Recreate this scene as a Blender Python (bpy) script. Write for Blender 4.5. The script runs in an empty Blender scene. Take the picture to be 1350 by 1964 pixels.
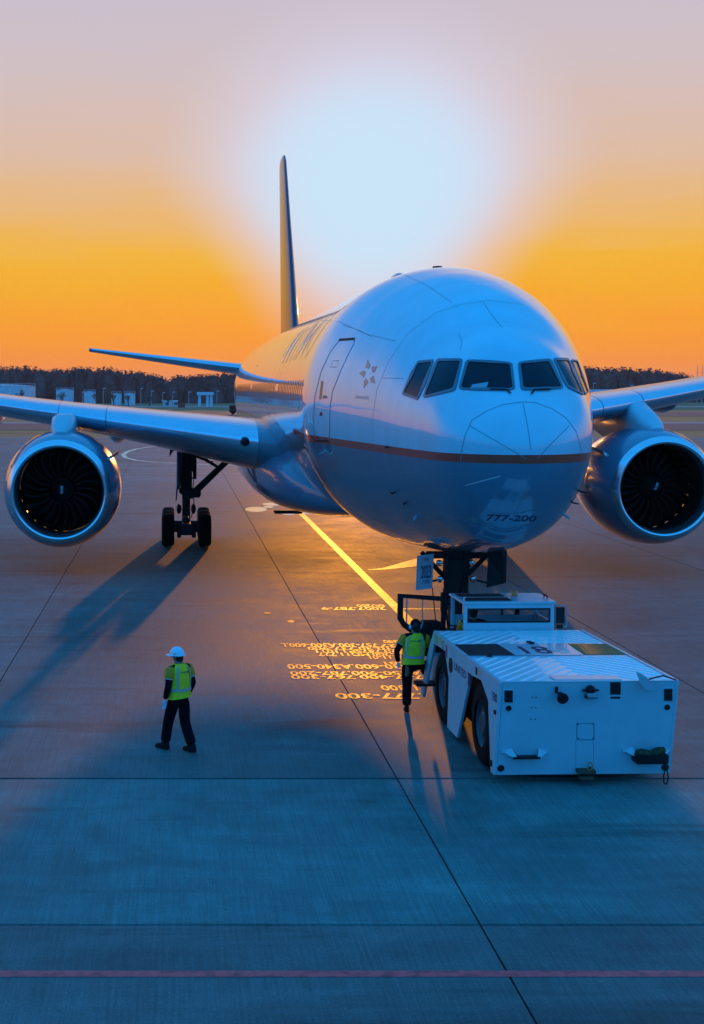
import bpy, bmesh, math, random
from math import sin, cos, pi, radians, sqrt, atan2
from mathutils import Vector, Matrix
from mathutils.bvhtree import BVHTree
random.seed(7)
scene = bpy.context.scene
col = scene.collection

# ------------------------------------------------------------ camera
F, CX, CY, CH = 2800.0, 335.0, 982.0, 6.0        # focal length / principal point in photo pixels, eye height
TH = math.atan(237 / F); ST, CT = sin(TH), cos(TH)
cam_d = bpy.data.cameras.new('camera'); cam = bpy.data.objects.new('camera', cam_d); col.objects.link(cam)
cam.location = (0, 0, CH); cam.rotation_euler = (pi / 2 - TH, 0, 0)
cam_d.sensor_fit = 'HORIZONTAL'; cam_d.sensor_width = 36; cam_d.lens = F / 1350 * 36
cam_d.shift_x = (675 - CX) / 1350; cam_d.shift_y = 0
cam_d.clip_start = .1; cam_d.clip_end = 6000
scene.camera = cam
scene.render.resolution_x = 704; scene.render.resolution_y = 1024
scene.view_settings.view_transform = 'Standard'; scene.view_settings.look = 'None'
scene.view_settings.exposure = 0; scene.view_settings.gamma = 1
scene.view_settings.use_curve_mapping = False

# ------------------------------------------------------------ sky
SUN_AZ, SUN_EL = 7.0, 3.4       # degrees right of +Y, above the horizon
def lin(r, g, b):
    f = lambda c: (c / 255 / 12.92) if c / 255 <= .04045 else ((c / 255 + .055) / 1.055) ** 2.4
    return (f(r), f(g), f(b), 1)
w = bpy.data.worlds.new('World'); scene.world = w; w.use_nodes = True
N, L = w.node_tree.nodes, w.node_tree.links
N.clear()
def wn(t, **k):
    n = N.new(t)
    for a, b in k.items(): setattr(n, a, b)
    return n
def wm(op, a, b=None, c=None):
    n = N.new('ShaderNodeMath'); n.operation = op
    for i, x in enumerate((a, b, c)):
        if x is None: continue
        if isinstance(x, (int, float)): n.inputs[i].default_value = x
        else: L.new(x, n.inputs[i])
    return n.outputs[0]
def wmix(f, a, b, mode='MIX'):
    n = N.new('ShaderNodeMix'); n.data_type = 'RGBA'; n.blend_type = mode
    for s, x in ((0, f), (6, a), (7, b)):
        if isinstance(x, (int, float, tuple)): n.inputs[s].default_value = x
        else: L.new(x, n.inputs[s])
    return n.outputs[2]
def wramp(x, stops, interp='EASE'):
    n = N.new('ShaderNodeValToRGB'); n.color_ramp.interpolation = interp
    e = n.color_ramp.elements
    while len(e) > 1: e.remove(e[0])
    e[0].position, e[0].color = stops[0]
    for p, c in stops[1:]:
        q = e.new(p); q.color = c
    L.new(x, n.inputs[0]); return n.outputs[0]
def wsmooth(x, a, b):
    n = N.new('ShaderNodeMapRange'); n.interpolation_type = 'SMOOTHSTEP'
    L.new(x, n.inputs[0]); n.inputs[1].default_value = a; n.inputs[2].default_value = b
    return n.outputs[0]
tc = wn('ShaderNodeTexCoord'); sx = wn('ShaderNodeSeparateXYZ'); L.new(tc.outputs['Generated'], sx.inputs[0])
el = wm('MULTIPLY', wm('ARCSINE', sx.outputs[2]), 180 / pi)
az = wm('MULTIPLY', wm('ARCTAN2', sx.outputs[0], sx.outputs[1]), 180 / pi)
# faint streaks of cloud low in the sky
mp = wn('ShaderNodeMapping'); mp.inputs['Scale'].default_value = (7, 7, 70); L.new(tc.outputs['Generated'], mp.inputs[0])
nz = wn('ShaderNodeTexNoise'); nz.inputs['Scale'].default_value = 1.4; nz.inputs['Detail'].default_value = 5
L.new(mp.outputs[0], nz.inputs[0])
elw = wm('ADD', el, wm('MULTIPLY', wm('SUBTRACT', nz.outputs[0], .5), 1.5))
e01 = wm('DIVIDE', wm('MAXIMUM', elw, 0.0), 45.0)
AZURE = (.022, .38, 1.02, 1)
front = wramp(e01, [(0, lin(249, 138, 52)), (.045, lin(249, 154, 38)), (.09, lin(244, 172, 40)), (.112, lin(242, 180, 56)),
                    (.160, lin(231, 184, 128)), (.20, lin(220, 188, 168)), (.27, lin(208, 192, 196)), (.34, lin(200, 190, 206)),
                    (.42, (.25, .38, .70, 1)), (.56, (.03, .33, .88, 1)), (1.0, AZURE)], 'LINEAR')
back = wramp(e01, [(0, (.10, .17, .40, 1)), (.06, (.17, .25, .58, 1)), (.14, (.02, .44, 1.20, 1)), (.35, (.01, .54, 1.45, 1)), (.6, (.015, .46, 1.25, 1)), (1.0, AZURE)], 'LINEAR')
away = wsmooth(wm('COSINE', wm('MULTIPLY', wm('SUBTRACT', az, SUN_AZ), pi / 180)), .72, -.62)
sky = wmix(away, front, back)
# pale burnt-out halo above the low sun
egg = wm('ADD', .70, wm('MULTIPLY', wsmooth(el, 3.0, 9.0), .30))
hx = wm('DIVIDE', wm('DIVIDE', wm('SUBTRACT', az, 7.6), 5.7), egg); hy = wm('DIVIDE', wm('SUBTRACT', el, 7.6), 4.9)
hr = wm('SQRT', wm('ADD', wm('MULTIPLY', hx, hx), wm('MULTIPLY', hy, hy)))
sky = wmix(wsmooth(hr, 1.62, .42), sky, lin(214, 216, 243))
sky = wmix(wsmooth(hr, 1.12, .30), sky, lin(199, 229, 247))
nish = wn('ShaderNodeTexSky', sky_type='NISHITA', sun_disc=False, sun_elevation=radians(SUN_EL), sun_rotation=radians(SUN_AZ))
nish_s = wmix(1.0, nish.outputs[0], (.0008, .0008, .0008, 1), 'MULTIPLY')
sky = wmix(1.0, sky, nish_s, 'ADD')
bg = wn('ShaderNodeBackground'); bg.inputs[1].default_value = 1.0; L.new(sky, bg.inputs[0])
wo = wn('ShaderNodeOutputWorld'); L.new(bg.outputs[0], wo.inputs[0])

# ------------------------------------------------------------ sun
sd = bpy.data.lights.new('sun', 'SUN'); sd.energy = 2.0; sd.angle = radians(.6); sd.color = (1.0, .36, .05)
so = bpy.data.objects.new('sun', sd); col.objects.link(so)
sdir = Vector((sin(radians(SUN_AZ)) * cos(radians(SUN_EL)), cos(radians(SUN_AZ)) * cos(radians(SUN_EL)), sin(radians(SUN_EL))))
so.rotation_euler = sdir.to_track_quat('Z', 'Y').to_euler(); so.location = (0, 0, 60)

# ------------------------------------------------------------ helpers
def mat(name, c, rough=.5, metal=0, spec=.5, coat=0, var=.0, vs=3.0, bump=0, bs=30, trans=0, ior=1.45, emit=None, rvar=0, alpha=1, stretch=None, coat_rough=.04):
    m = bpy.data.materials.new(name); m.use_nodes = True
    n, l = m.node_tree.nodes, m.node_tree.links; p = n['Principled BSDF']
    p.inputs['Base Color'].default_value = (*c, 1); p.inputs['Roughness'].default_value = rough
    p.inputs['Metallic'].default_value = metal; p.inputs['Specular IOR Level'].default_value = spec
    p.inputs['Coat Weight'].default_value = coat; p.inputs['Coat Roughness'].default_value = coat_rough
    p.inputs['Transmission Weight'].default_value = trans; p.inputs['IOR'].default_value = ior
    p.inputs['Alpha'].default_value = alpha
    if emit: p.inputs['Emission Color'].default_value = (*emit, 1); p.inputs['Emission Strength'].default_value = 1
    if var or bump or rvar:
        t = n.new('ShaderNodeTexCoord'); mpp = n.new('ShaderNodeMapping'); l.new(t.outputs['Object'], mpp.inputs[0])
        if stretch: mpp.inputs['Scale'].default_value = stretch
        a = n.new('ShaderNodeTexNoise'); a.inputs['Scale'].default_value = vs; a.inputs['Detail'].default_value = 8
        a.inputs['Roughness'].default_value = .62
        l.new(mpp.outputs[0], a.inputs[0])
        if var:
            r = n.new('ShaderNodeMapRange'); r.inputs[1].default_value = .28; r.inputs[2].default_value = .72
            r.inputs[3].default_value = 1 - var; r.inputs[4].default_value = 1 + var; l.new(a.outputs[0], r.inputs[0])
            x = n.new('ShaderNodeVectorMath'); x.operation = 'SCALE'; x.inputs[0].default_value = c
            l.new(r.outputs[0], x.inputs['Scale']); l.new(x.outputs[0], p.inputs['Base Color'])
        if rvar:
            r = n.new('ShaderNodeMapRange'); r.inputs[1].default_value = .3; r.inputs[2].default_value = .7
            r.inputs[3].default_value = rough - rvar; r.inputs[4].default_value = rough + rvar
            l.new(a.outputs[0], r.inputs[0]); l.new(r.outputs[0], p.inputs['Roughness'])
        if bump:
            b = n.new('ShaderNodeTexNoise'); b.inputs['Scale'].default_value = bs; b.inputs['Detail'].default_value = 4
            l.new(t.outputs['Object'], b.inputs[0]); q = n.new('ShaderNodeBump'); q.inputs['Strength'].default_value = bump
            q.inputs['Distance'].default_value = .01; l.new(b.outputs[0], q.inputs['Height']); l.new(q.outputs[0], p.inputs['Normal'])
    return m

class MB:
    def __init__(s): s.v = []; s.f = []
    def add(s, vs, fs):
        o = len(s.v); s.v += [tuple(v) for v in vs]; s.f += [tuple(i + o for i in f) for f in fs]; return s
    def box(s, c, d, M=None):
        c = Vector(c); vs = []
        for x in (-.5, .5):
            for y in (-.5, .5):
                for z in (-.5, .5):
                    p = Vector((x * d[0], y * d[1], z * d[2]))
                    if M: p = M @ p
                    vs.append(c + p)
        return s.add(vs, [(0, 1, 3, 2), (4, 6, 7, 5), (0, 4, 5, 1), (2, 3, 7, 6), (0, 2, 6, 4), (1, 5, 7, 3)])
    def cyl(s, a, b, r0, r1=None, n=16, caps=True):
        a, b = Vector(a), Vector(b); r1 = r0 if r1 is None else r1
        q = (b - a).to_track_quat('Z', 'Y'); vs = []
        for p, r in ((a, r0), (b, r1)):
            for i in range(n):
                t = 2 * pi * i / n; vs.append(p + q @ Vector((r * cos(t), r * sin(t), 0)))
        fs = [(i, (i + 1) % n, n + (i + 1) % n, n + i) for i in range(n)]
        if caps: fs += [tuple(range(n))[::-1], tuple(range(n, 2 * n))]
        return s.add(vs, fs)
    def tube(s, pts, r, n=8):
        for a, b in zip(pts[:-1], pts[1:]): s.cyl(a, b, r, n=n)
        return s
    def loft(s, rings, cap0=True, cap1=True, closed=True):
        n = len(rings[0]); vs = [p for r in rings for p in r]; fs = []
        for k in range(len(rings) - 1):
            for i in range(n if closed else n - 1):
                j = (i + 1) % n; fs.append((k * n + i, k * n + j, (k + 1) * n + j, (k + 1) * n + i))
        if closed and cap0: fs.append(tuple(range(n))[::-1])
        if closed and cap1: fs.append(tuple(range((len(rings) - 1) * n, len(rings) * n)))
        return s.add(vs, fs)
    def rev(s, o, ax, prof, n=48, caps=False):
        """revolve (t along axis, r) profile"""
        q = Vector(ax).to_track_quat('Z', 'Y'); o = Vector(o)
        rings = [[o + q @ Vector((r * cos(2 * pi * i / n), r * sin(2 * pi * i / n), t)) for i in range(n)] for t, r in prof]
        return s.loft(rings, caps, caps)
    def prism(s, pts, a, b):
        """pts: list of 3D points, extruded by vector b-a"""
        d = Vector(b) - Vector(a); n = len(pts)
        vs = [Vector(p) for p in pts] + [Vector(p) + d for p in pts]
        return s.add(vs, [tuple(range(n))[::-1], tuple(range(n, 2 * n))] + [(i, (i + 1) % n, n + (i + 1) % n, n + i) for i in range(n)])
    def ell(s, c, r, nu=20, nv=12, M=None):
        rings = []
        for j in range(nv + 1):
            t = -pi / 2 + pi * j / nv; t = max(-pi / 2 + .02, min(pi / 2 - .02, t)); rg = []
            for i in range(nu):
                p = Vector((r[0] * cos(t) * cos(2 * pi * i / nu), r[1] * cos(t) * sin(2 * pi * i / nu), r[2] * sin(t)))
                rg.append(Vector(c) + (M @ p if M else p))
            rings.append(rg)
        return s.loft(rings)

def obj(name, mb, m, parent=None, smooth=False, bevel=0, label=None, fix=True, kind=None):
    me = bpy.data.meshes.new(name)
    if isinstance(mb, MB): me.from_pydata(mb.v, [], mb.f)
    else: me = mb
    if fix and isinstance(mb, MB):
        bm = bmesh.new(); bm.from_mesh(me); bmesh.ops.recalc_face_normals(bm, faces=bm.faces); bm.to_mesh(me); bm.free()
    if m: me.materials.append(m)
    o = bpy.data.objects.new(name, me); col.objects.link(o)
    if parent: o.parent = parent
    if smooth:
        for p in me.polygons: p.use_smooth = True
        if smooth != 'all':
            ang = radians(smooth if isinstance(smooth, (int, float)) and smooth > 1 else 40)
            bm = bmesh.new(); bm.from_mesh(me)
            for e in bm.edges:
                if len(e.link_faces) == 2 and e.calc_face_angle(0) > ang: e.smooth = False
            bm.to_mesh(me); bm.free()
    if bevel:
        b = o.modifiers.new('bevel', 'BEVEL'); b.width = bevel; b.segments = 2; b.limit_method = 'ANGLE'
    if label: o['label'] = label
    if kind: o['kind'] = kind
    return o
def thing(name, label, cat, loc=(0, 0, 0), rz=0, group=None):
    o = bpy.data.objects.new(name, None); col.objects.link(o); o.location = loc; o.rotation_euler = (0, 0, rz)
    o.empty_display_size = .3; tag(o, label, cat, group); return o
def tag(o, label, cat, group=None):
    o['label'] = label; o['category'] = cat
    if group: o['group'] = group
    return o
def struct(name, mb, m, parent=None):
    o = obj(name, mb, m, parent)
    o['kind'] = 'structure'; return o
def dup(o, parent=None, loc=None, label=None):
    c = o.copy(); col.objects.link(c)
    if parent: c.parent = parent
    for ch in list(o.children): dup(ch, c)
    if loc is not None: c.location = loc
    if label: c['label'] = label
    return c
def ray(px, py):
    a, u = (px - CX) / F, (CY - py) / F
    return Vector((0, 0, CH)), Vector((a, CT + u * ST, u * CT - ST)).normalized()
def gnd(px, py, z=0.0):
    o, d = ray(px, py); t = (z - o.z) / d.z; return o + d * t
def text2d(s, bold=0.0):
    """flat text as mesh: verts in units of cap height, faces"""
    cu = bpy.data.curves.new('t', 'FONT'); cu.body = s; cu.size = 1.0 / .73; cu.offset = bold; cu.resolution_u = 3
    o = bpy.data.objects.new('t', cu); col.objects.link(o)
    dg = bpy.context.evaluated_depsgraph_get(); me = bpy.data.meshes.new_from_object(o.evaluated_get(dg))
    bpy.data.objects.remove(o); bpy.data.curves.remove(cu)
    v = [(p.co.x, p.co.y) for p in me.vertices]; f = [tuple(p.vertices) for p in me.polygons]
    bpy.data.meshes.remove(me)
    x0 = min(p[0] for p in v); x1 = max(p[0] for p in v)
    return [((p[0] - x0) / (x1 - x0), p[1]) for p in v], f, x1 - x0
def skin(name, J, E, m, parent, sub=2, label=None):
    """J: list of (x,y,z,r[,r2]); grown into one smooth surface"""
    me = bpy.data.meshes.new(name); me.from_pydata([j[:3] for j in J], E, [])
    o = bpy.data.objects.new(name, me); col.objects.link(o)
    md = o.modifiers.new('s', 'SKIN'); md.use_smooth_shade = True
    for i, j in enumerate(J):
        sv = me.skin_vertices[0].data[i]; sv.radius = (j[3], j[4] if len(j) > 4 else j[3]); sv.use_root = (i == 0)
    ss = o.modifiers.new('u', 'SUBSURF'); ss.levels = sub; ss.render_levels = sub
    dg = bpy.context.evaluated_depsgraph_get(); res = bpy.data.meshes.new_from_object(o.evaluated_get(dg))
    bpy.data.objects.remove(o)
    for p in res.polygons: p.use_smooth = True
    res.name = name
    return obj(name, res, m, parent, label=label)
def lerp(a, b, t): return a + (b - a) * t
def interp(x, xs, ys):
    if x <= xs[0]: return ys[0]
    for i in range(len(xs) - 1):
        if x <= xs[i + 1]: return lerp(ys[i], ys[i + 1], (x - xs[i]) / (xs[i + 1] - xs[i]))
    return ys[-1]
def pchip(x, y, q):
    n = len(x); h = [x[i + 1] - x[i] for i in range(n - 1)]; dl = [(y[i + 1] - y[i]) / h[i] for i in range(n - 1)]
    m = [0] * n
    for i in range(1, n - 1): m[i] = 0 if dl[i - 1] * dl[i] <= 0 else 2 * dl[i - 1] * dl[i] / (dl[i - 1] + dl[i])
    m[0] = dl[0]; m[-1] = 0 if abs(dl[-1]) < 1e-6 or True else dl[-1]
    q = max(x[0], min(x[-1], q)); i = 0
    while i < n - 2 and q > x[i + 1]: i += 1
    t = (q - x[i]) / h[i]
    return (2*t**3-3*t*t+1)*y[i]+(t**3-2*t*t+t)*h[i]*m[i]+(-2*t**3+3*t*t)*y[i+1]+(t**3-t*t)*h[i]*m[i+1]

# ------------------------------------------------------------ materials
M = {}
def concrete(cname, tint):
    m = bpy.data.materials.new(cname); m.use_nodes = True
    n, l = m.node_tree.nodes, m.node_tree.links; p = n['Principled BSDF']
    g = n.new('ShaderNodeNewGeometry')
    def mp(sc):
        q = n.new('ShaderNodeMapping'); q.inputs['Scale'].default_value = sc; l.new(g.outputs['Position'], q.inputs[0]); return q.outputs[0]
    def noise(v, sc, det=6, r=.6, dist=0):
        a = n.new('ShaderNodeTexNoise'); a.inputs['Scale'].default_value = sc; a.inputs['Detail'].default_value = det
        a.inputs['Roughness'].default_value = r; a.inputs['Distortion'].default_value = dist; l.new(v, a.inputs[0]); return a.outputs[0]
    def rng(x, a, b, c, d, sm=False):
        r = n.new('ShaderNodeMapRange'); r.inputs[1].default_value = a; r.inputs[2].default_value = b
        if sm: r.interpolation_type = 'SMOOTHSTEP'
        r.inputs[3].default_value = c; r.inputs[4].default_value = d; l.new(x, r.inputs[0]); return r.outputs[0]
    def mul(a, b):
        q = n.new('ShaderNodeMath'); q.operation = 'MULTIPLY'; l.new(a, q.inputs[0]); l.new(b, q.inputs[1]); return q.outputs[0]
    big = rng(noise(mp((1, 1, 1)), .16, 5, .6, .6), .3, .7, .66, 1.24)
    mid = rng(noise(mp((1, 1, 1)), 1.3, 7, .65), .3, .7, .78, 1.18)
    stx = rng(noise(mp((22, .45, 1)), 1.3, 8, .75), .3, .72, .66, 1.24)      # broom marks along the bays
    sty = rng(noise(mp((.5, 3, 1)), .8, 6, .7), .3, .7, .86, 1.12)
    fine = rng(noise(mp((1, 1, 1)), 30, 4, .8), .3, .7, .66, 1.30)
    stain = rng(noise(mp((.22, 1.1, 1)), .55, 6, .62, .5), .54, .74, 1.0, .40, True)   # rubber and oil
    spots = rng(noise(mp((1, 1, 1)), 2.6, 3, .5), .72, .80, 1.0, .55, True)
    oi = n.new('ShaderNodeObjectInfo'); slab = rng(oi.outputs['Random'], 0, 1, .90, 1.08)
    k = mul(mul(mul(mul(big, mid), mul(stx, sty)), mul(fine, stain)), mul(slab, spots))
    s = n.new('ShaderNodeVectorMath'); s.operation = 'SCALE'; s.inputs[0].default_value = tint
    l.new(k, s.inputs['Scale']); l.new(s.outputs[0], p.inputs['Base Color'])
    l.new(rng(k, .5, 1.3, .62, .76), p.inputs['Roughness']); p.inputs['Specular IOR Level'].default_value = .20
    b = n.new('ShaderNodeBump'); b.inputs['Strength'].default_value = .35; b.inputs['Distance'].default_value = .006
    l.new(mul(fine, stx), b.inputs['Height']); l.new(b.outputs[0], p.inputs['Normal'])
    return m
M['concrete'] = concrete('concrete', (.092, .172, .170)); M['concrete_bay'] = concrete('concrete_bay', (.074, .205, .200)); M['concrete_grey'] = concrete('concrete_grey', (.120, .165, .160))  # one concrete in three row tints: greyer near, teal next, warmer beyond
M['sealant'] = mat('sealant', (.018, .02, .022), .8)
def paint_mark(name, c, rough):
    return mat(name, c, rough, var=.65, vs=7, bump=.3, bs=60, rvar=.08)
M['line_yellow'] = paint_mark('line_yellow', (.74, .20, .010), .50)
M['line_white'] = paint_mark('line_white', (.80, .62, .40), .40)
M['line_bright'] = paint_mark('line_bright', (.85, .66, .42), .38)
M['glint'] = mat('glint_gloss', (.25, .14, .05), .07, spec=1.0, coat=1)  # warm-tinted mirror gloss, added for the bright sun glints under the belly
M['line_red'] = paint_mark('line_red', (1.0, .085, .09), .55)
M['asphalt'] = mat('asphalt', (.05, .048, .05), .7, var=.3, vs=.4, bump=.3, bs=20)
M['grass'] = mat('dry_grass', (.30, .19, .09), .95, spec=.1, var=.35, vs=.12, stretch=(.2, 1, 1))
M['grassblade'] = mat('grass_blades', (.26, .17, .07), .95, spec=.1, var=.3, vs=.4)
M['leaf'] = mat('wood_foliage', (.17, .075, .065), .95, spec=.05, var=.4, vs=.12)
M['bark'] = mat('bark', (.10, .075, .06), .9, spec=.1, var=.3)
M['tank'] = mat('tank_paint', (.62, .66, .72), .5, var=.12, vs=.5)
M['roofgrey'] = mat('roof_sheet', (.40, .42, .46), .5, var=.1)
M['pole'] = mat('galvanised', (.35, .36, .38), .5, metal=.4)
M['signred'] = mat('red_panel', (.5, .05, .03), .5)

# aircraft paint: white above, gold cheatline, grey belly, all in the aircraft's own coordinates
def hull_paint():
    m = bpy.data.materials.new('hull_paint'); m.use_nodes = True
    n, l = m.node_tree.nodes, m.node_tree.links; p = n['Principled BSDF']
    t = n.new('ShaderNodeTexCoord'); sp = n.new('ShaderNodeSeparateXYZ'); l.new(t.outputs['Object'], sp.inputs[0])
    def math_(op, a, b):
        q = n.new('ShaderNodeMath'); q.operation = op
        for i, x in enumerate((a, b)):
            if isinstance(x, (int, float)): q.inputs[i].default_value = x
            else: l.new(x, q.inputs[i])
        return q.outputs[0]
    zc = n.new('ShaderNodeFloatCurve'); cm = zc.mapping.curves[0]
    sn = math_('DIVIDE', sp.outputs[1], 64.0); l.new(sn, zc.inputs[1])
    pts = STRIPE
    cm.points[0].location = (0, pts[0][1] / 10); cm.points[1].location = (1, pts[-1][1] / 10)
    for s_, z_ in pts[1:-1]: cm.points.new(s_ / 64, z_ / 10)
    for q in cm.points: q.handle_type = 'VECTOR'
    zc.mapping.update()
    dz = math_('SUBTRACT', sp.outputs[2], math_('MULTIPLY', zc.outputs[0], 10.0))
    above = math_('GREATER_THAN', dz, .075); below = math_('LESS_THAN', dz, -.075)
    def mix(f, a, b):
        q = n.new('ShaderNodeMix'); q.data_type = 'RGBA'; l.new(f, q.inputs[0])
        for i, x in ((6, a), (7, b)):
            if isinstance(x, tuple): q.inputs[i].default_value = x
            else: l.new(x, q.inputs[i])
        return q.outputs[2]
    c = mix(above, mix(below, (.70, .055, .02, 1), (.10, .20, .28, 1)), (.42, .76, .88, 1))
    nz = n.new('ShaderNodeTexNoise'); nz.inputs['Scale'].default_value = 1.1; nz.inputs['Detail'].default_value = 7
    mpp = n.new('ShaderNodeMapping'); mpp.inputs['Scale'].default_value = (1, 2.2, .5); l.new(t.outputs['Object'], mpp.inputs[0]); l.new(mpp.outputs[0], nz.inputs[0])
    r = n.new('ShaderNodeMapRange'); r.inputs[1].default_value = .3; r.inputs[2].default_value = .7; r.inputs[3].default_value = .90; r.inputs[4].default_value = 1.04
    l.new(nz.outputs[0], r.inputs[0])
    x = n.new('ShaderNodeVectorMath'); x.operation = 'SCALE'; l.new(c, x.inputs[0]); l.new(r.outputs[0], x.inputs['Scale'])
    l.new(x.outputs[0], p.inputs['Base Color'])
    p.inputs['Roughness'].default_value = .30; p.inputs['Coat Weight'].default_value = 1; p.inputs['Coat Roughness'].default_value = .03; p.inputs['Coat IOR'].default_value = 1.7
    b = n.new('ShaderNodeTexNoise'); b.inputs['Scale'].default_value = 1.6; b.inputs['Detail'].default_value = 2; l.new(t.outputs['Object'], b.inputs[0])
    q = n.new('ShaderNodeBump'); q.inputs['Strength'].default_value = .10; q.inputs['Distance'].default_value = .03
    l.new(b.outputs[0], q.inputs['Height']); l.new(q.outputs[0], p.inputs['Coat Normal']); l.new(q.outputs[0], p.inputs['Normal'])
    return m
STRIPE = [(0, 4.80), (2, 4.83), (6, 4.90), (12, 4.95), (64, 5.0)]
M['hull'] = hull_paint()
M['grey_paint'] = mat('grey_paint', (.10, .19, .27), .35, coat=1, var=.08, vs=2)
M['wing_paint'] = mat('wing_paint', (.16, .24, .31), .35, coat=.6, var=.10, vs=2, coat_rough=.1)
M['slat_metal'] = mat('slat_metal', (.62, .72, .82), .22, metal=.85, var=.06, vs=2)
M['lip_metal'] = mat('lip_metal', (.74, .80, .86), .20, metal=.92, var=.06, vs=3)
M['nacelle'] = mat('nacelle_paint', (.12, .22, .32), .3, coat=1, var=.08, vs=2)
M['tail_blue'] = mat('tail_blue', (.015, .025, .08), .35, coat=.5, var=.1)
M['seam'] = mat('seam', (.15, .25, .31), .5)
M['seam_light'] = mat('strip_light', (.55, .6, .62), .4)
M['glass_dark'] = mat('cockpit_glass', (.006, .010, .022), .06, spec=.35, var=.5, vs=3)
M['frame'] = mat('window_frame', (.16, .20, .24), .4, metal=.3, bump=.3, bs=90)
M['pax'] = mat('cabin_window', (.05, .06, .08), .08, spec=1.0)
M['rubber'] = mat('rubber', (.006, .006, .006), .8, spec=.15, bump=.3, bs=50)
M['gear'] = mat('gear_paint', (.022, .024, .026), .45, metal=.3, spec=.3, var=.3, vs=6)
M['gear_bright'] = mat('gear_chrome', (.6, .6, .6), .15, metal=1)
M['blade'] = mat('fan_blade', (.014, .012, .011), .2, metal=.95)
M['hubgrey'] = mat('hub_grey', (.07, .08, .09), .4, metal=.3)
M['black'] = mat('black', (.006, .006, .007), .6)
M['dark'] = mat('dark_trim', (.010, .011, .012), .55, spec=.25, var=.2)
M['white'] = mat('white_plate', (.36, .38, .42), .4, var=.06)
M['navytext'] = mat('navy_lettering', (.015, .03, .09), .5)
M['greytext'] = mat('grey_lettering', (.32, .38, .44), .45, coat=.8)
M['stargrey'] = mat('emblem_grey', (.10, .15, .17), .3, coat=1)
M['redlens'] = mat('red_lens', (.5, .02, .01), .2)
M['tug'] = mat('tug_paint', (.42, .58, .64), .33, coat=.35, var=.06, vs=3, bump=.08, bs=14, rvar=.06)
M['tug_deck_lit'] = mat('tug_deck_lit_paint', (.70, .84, .88), .30, coat=.35, var=.08, vs=4)  # same tug paint lightened, bright reflections on the deck put into the colour
M['amber'] = mat('amber_lens', (.80, .16, .015), .25, coat=.5)
M['cabglass'] = mat('cab_glass', (.8, .86, .9), .03, trans=1.0, ior=1.1)
M['mesh_dark'] = mat('vent_dark', (.012, .013, .015), .7, bump=.8, bs=120)
M['mesh_olive'] = mat('vent_olive', (.45, .15, .03), .6, bump=.8, bs=120)
M['orange'] = mat('orange_rope', (.75, .22, .06), .6)
M['green_bag'] = mat('green_canvas', (.035, .05, .02), .8, var=.4, vs=20, bump=.6, bs=40)
M['vest'] = mat('hi_vis', (1.0, .66, .02), .7, var=.14, vs=14, bump=.4, bs=26, emit=(.10, .14, .0))
M['vest'].node_tree.nodes['Principled BSDF'].inputs['Emission Strength'].default_value = 0
M['tape'] = mat('reflective_tape', (.62, .40, .30), .4)
M['navycloth'] = mat('navy_cloth', (.005, .005, .009), .9, spec=.08, bump=.5, bs=30)
M['browncloth'] = mat('ochre_cloth', (.85, .27, .015), .8, bump=.4, bs=30)
M['skin'] = mat('skin', (.30, .16, .10), .55)
M['hair'] = mat('hair', (.010, .008, .008), .6)
M['helmet'] = mat('helmet_shell', (.66, .78, .86), .3, coat=.5)
M['glove'] = mat('glove', (.35, .62, .80), .7)
M['boot'] = mat('boot_leather', (.006, .006, .007), .7, spec=.2)

# ------------------------------------------------------------ ground
GX0, GX1 = -2500, 2500
m = MB(); m.add([(GX0, -300, -.06), (GX1, -300, -.06), (GX1, 4500, -.06), (GX0, 4500, -.06)], [(0, 1, 2, 3)])
struct('ground', m, M['grass'])
apron = MB(); apron.add([(-220, -60, -.03), (260, -60, -.03), (260, 181, -.03), (-220, 181, -.03)], [(0, 1, 2, 3)])
apron = struct('apron', apron, M['sealant'])
xs = [3.43 + 7.02 * i for i in range(-20, 30)]
rows = [-60, -2.6, 3.6, 9.77, 15.94, 22.11, 52.0, 92, 136, 181]
gap = .020
for i in range(len(xs) - 1):
    for j in range(len(rows) - 1):
        x0, x1, y0, y1 = xs[i] + .013, xs[i + 1] - .013, rows[j] + gap, rows[j + 1] - gap
        if j == 4: y1 -= .022
        if j == 5: y0 += .022
        if j >= 6 or abs((x0 + x1) / 2) > 60: y0 -= 2 * gap   # joint closed: the bay runs on
        # skip bays far outside the view, merge is unnecessary
        if abs((x0 + x1) / 2 - 8) > 12 + .32 * max(y1, 10) + 20: continue
        q = MB(); q.box(((x0 + x1) / 2, (y0 + y1) / 2, -.014), (x1 - x0, y1 - y0, .028)); q.f = q.f
        obj('concrete_slab', q, M['concrete_grey' if j <= 3 else 'concrete_bay' if j == 4 else 'concrete'], apron)
def sheet(name, m_, x0, x1, y0, y1, z):
    q = MB(); q.add([(x0, y0, z), (x1, y0, z), (x1, y1, z), (x0, y1, z)], [(0, 1, 2, 3)]); return struct(name, q, m_)
M['concrete_far'] = mat('concrete_far', (.26, .24, .23), .6, var=.15, vs=.1)
sheet('taxiway', M['asphalt'], -900, 900, 212, 252, -.02)
sheet('taxiway', M['concrete_far'], -900, 900, 252.5, 262, -.02)
sheet('runway', M['asphalt'], -1200, 1200, 318, 372, -.02)
sheet('service_road', M['concrete_far'], -1200, 1200, 470, 500, -.02)

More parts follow.
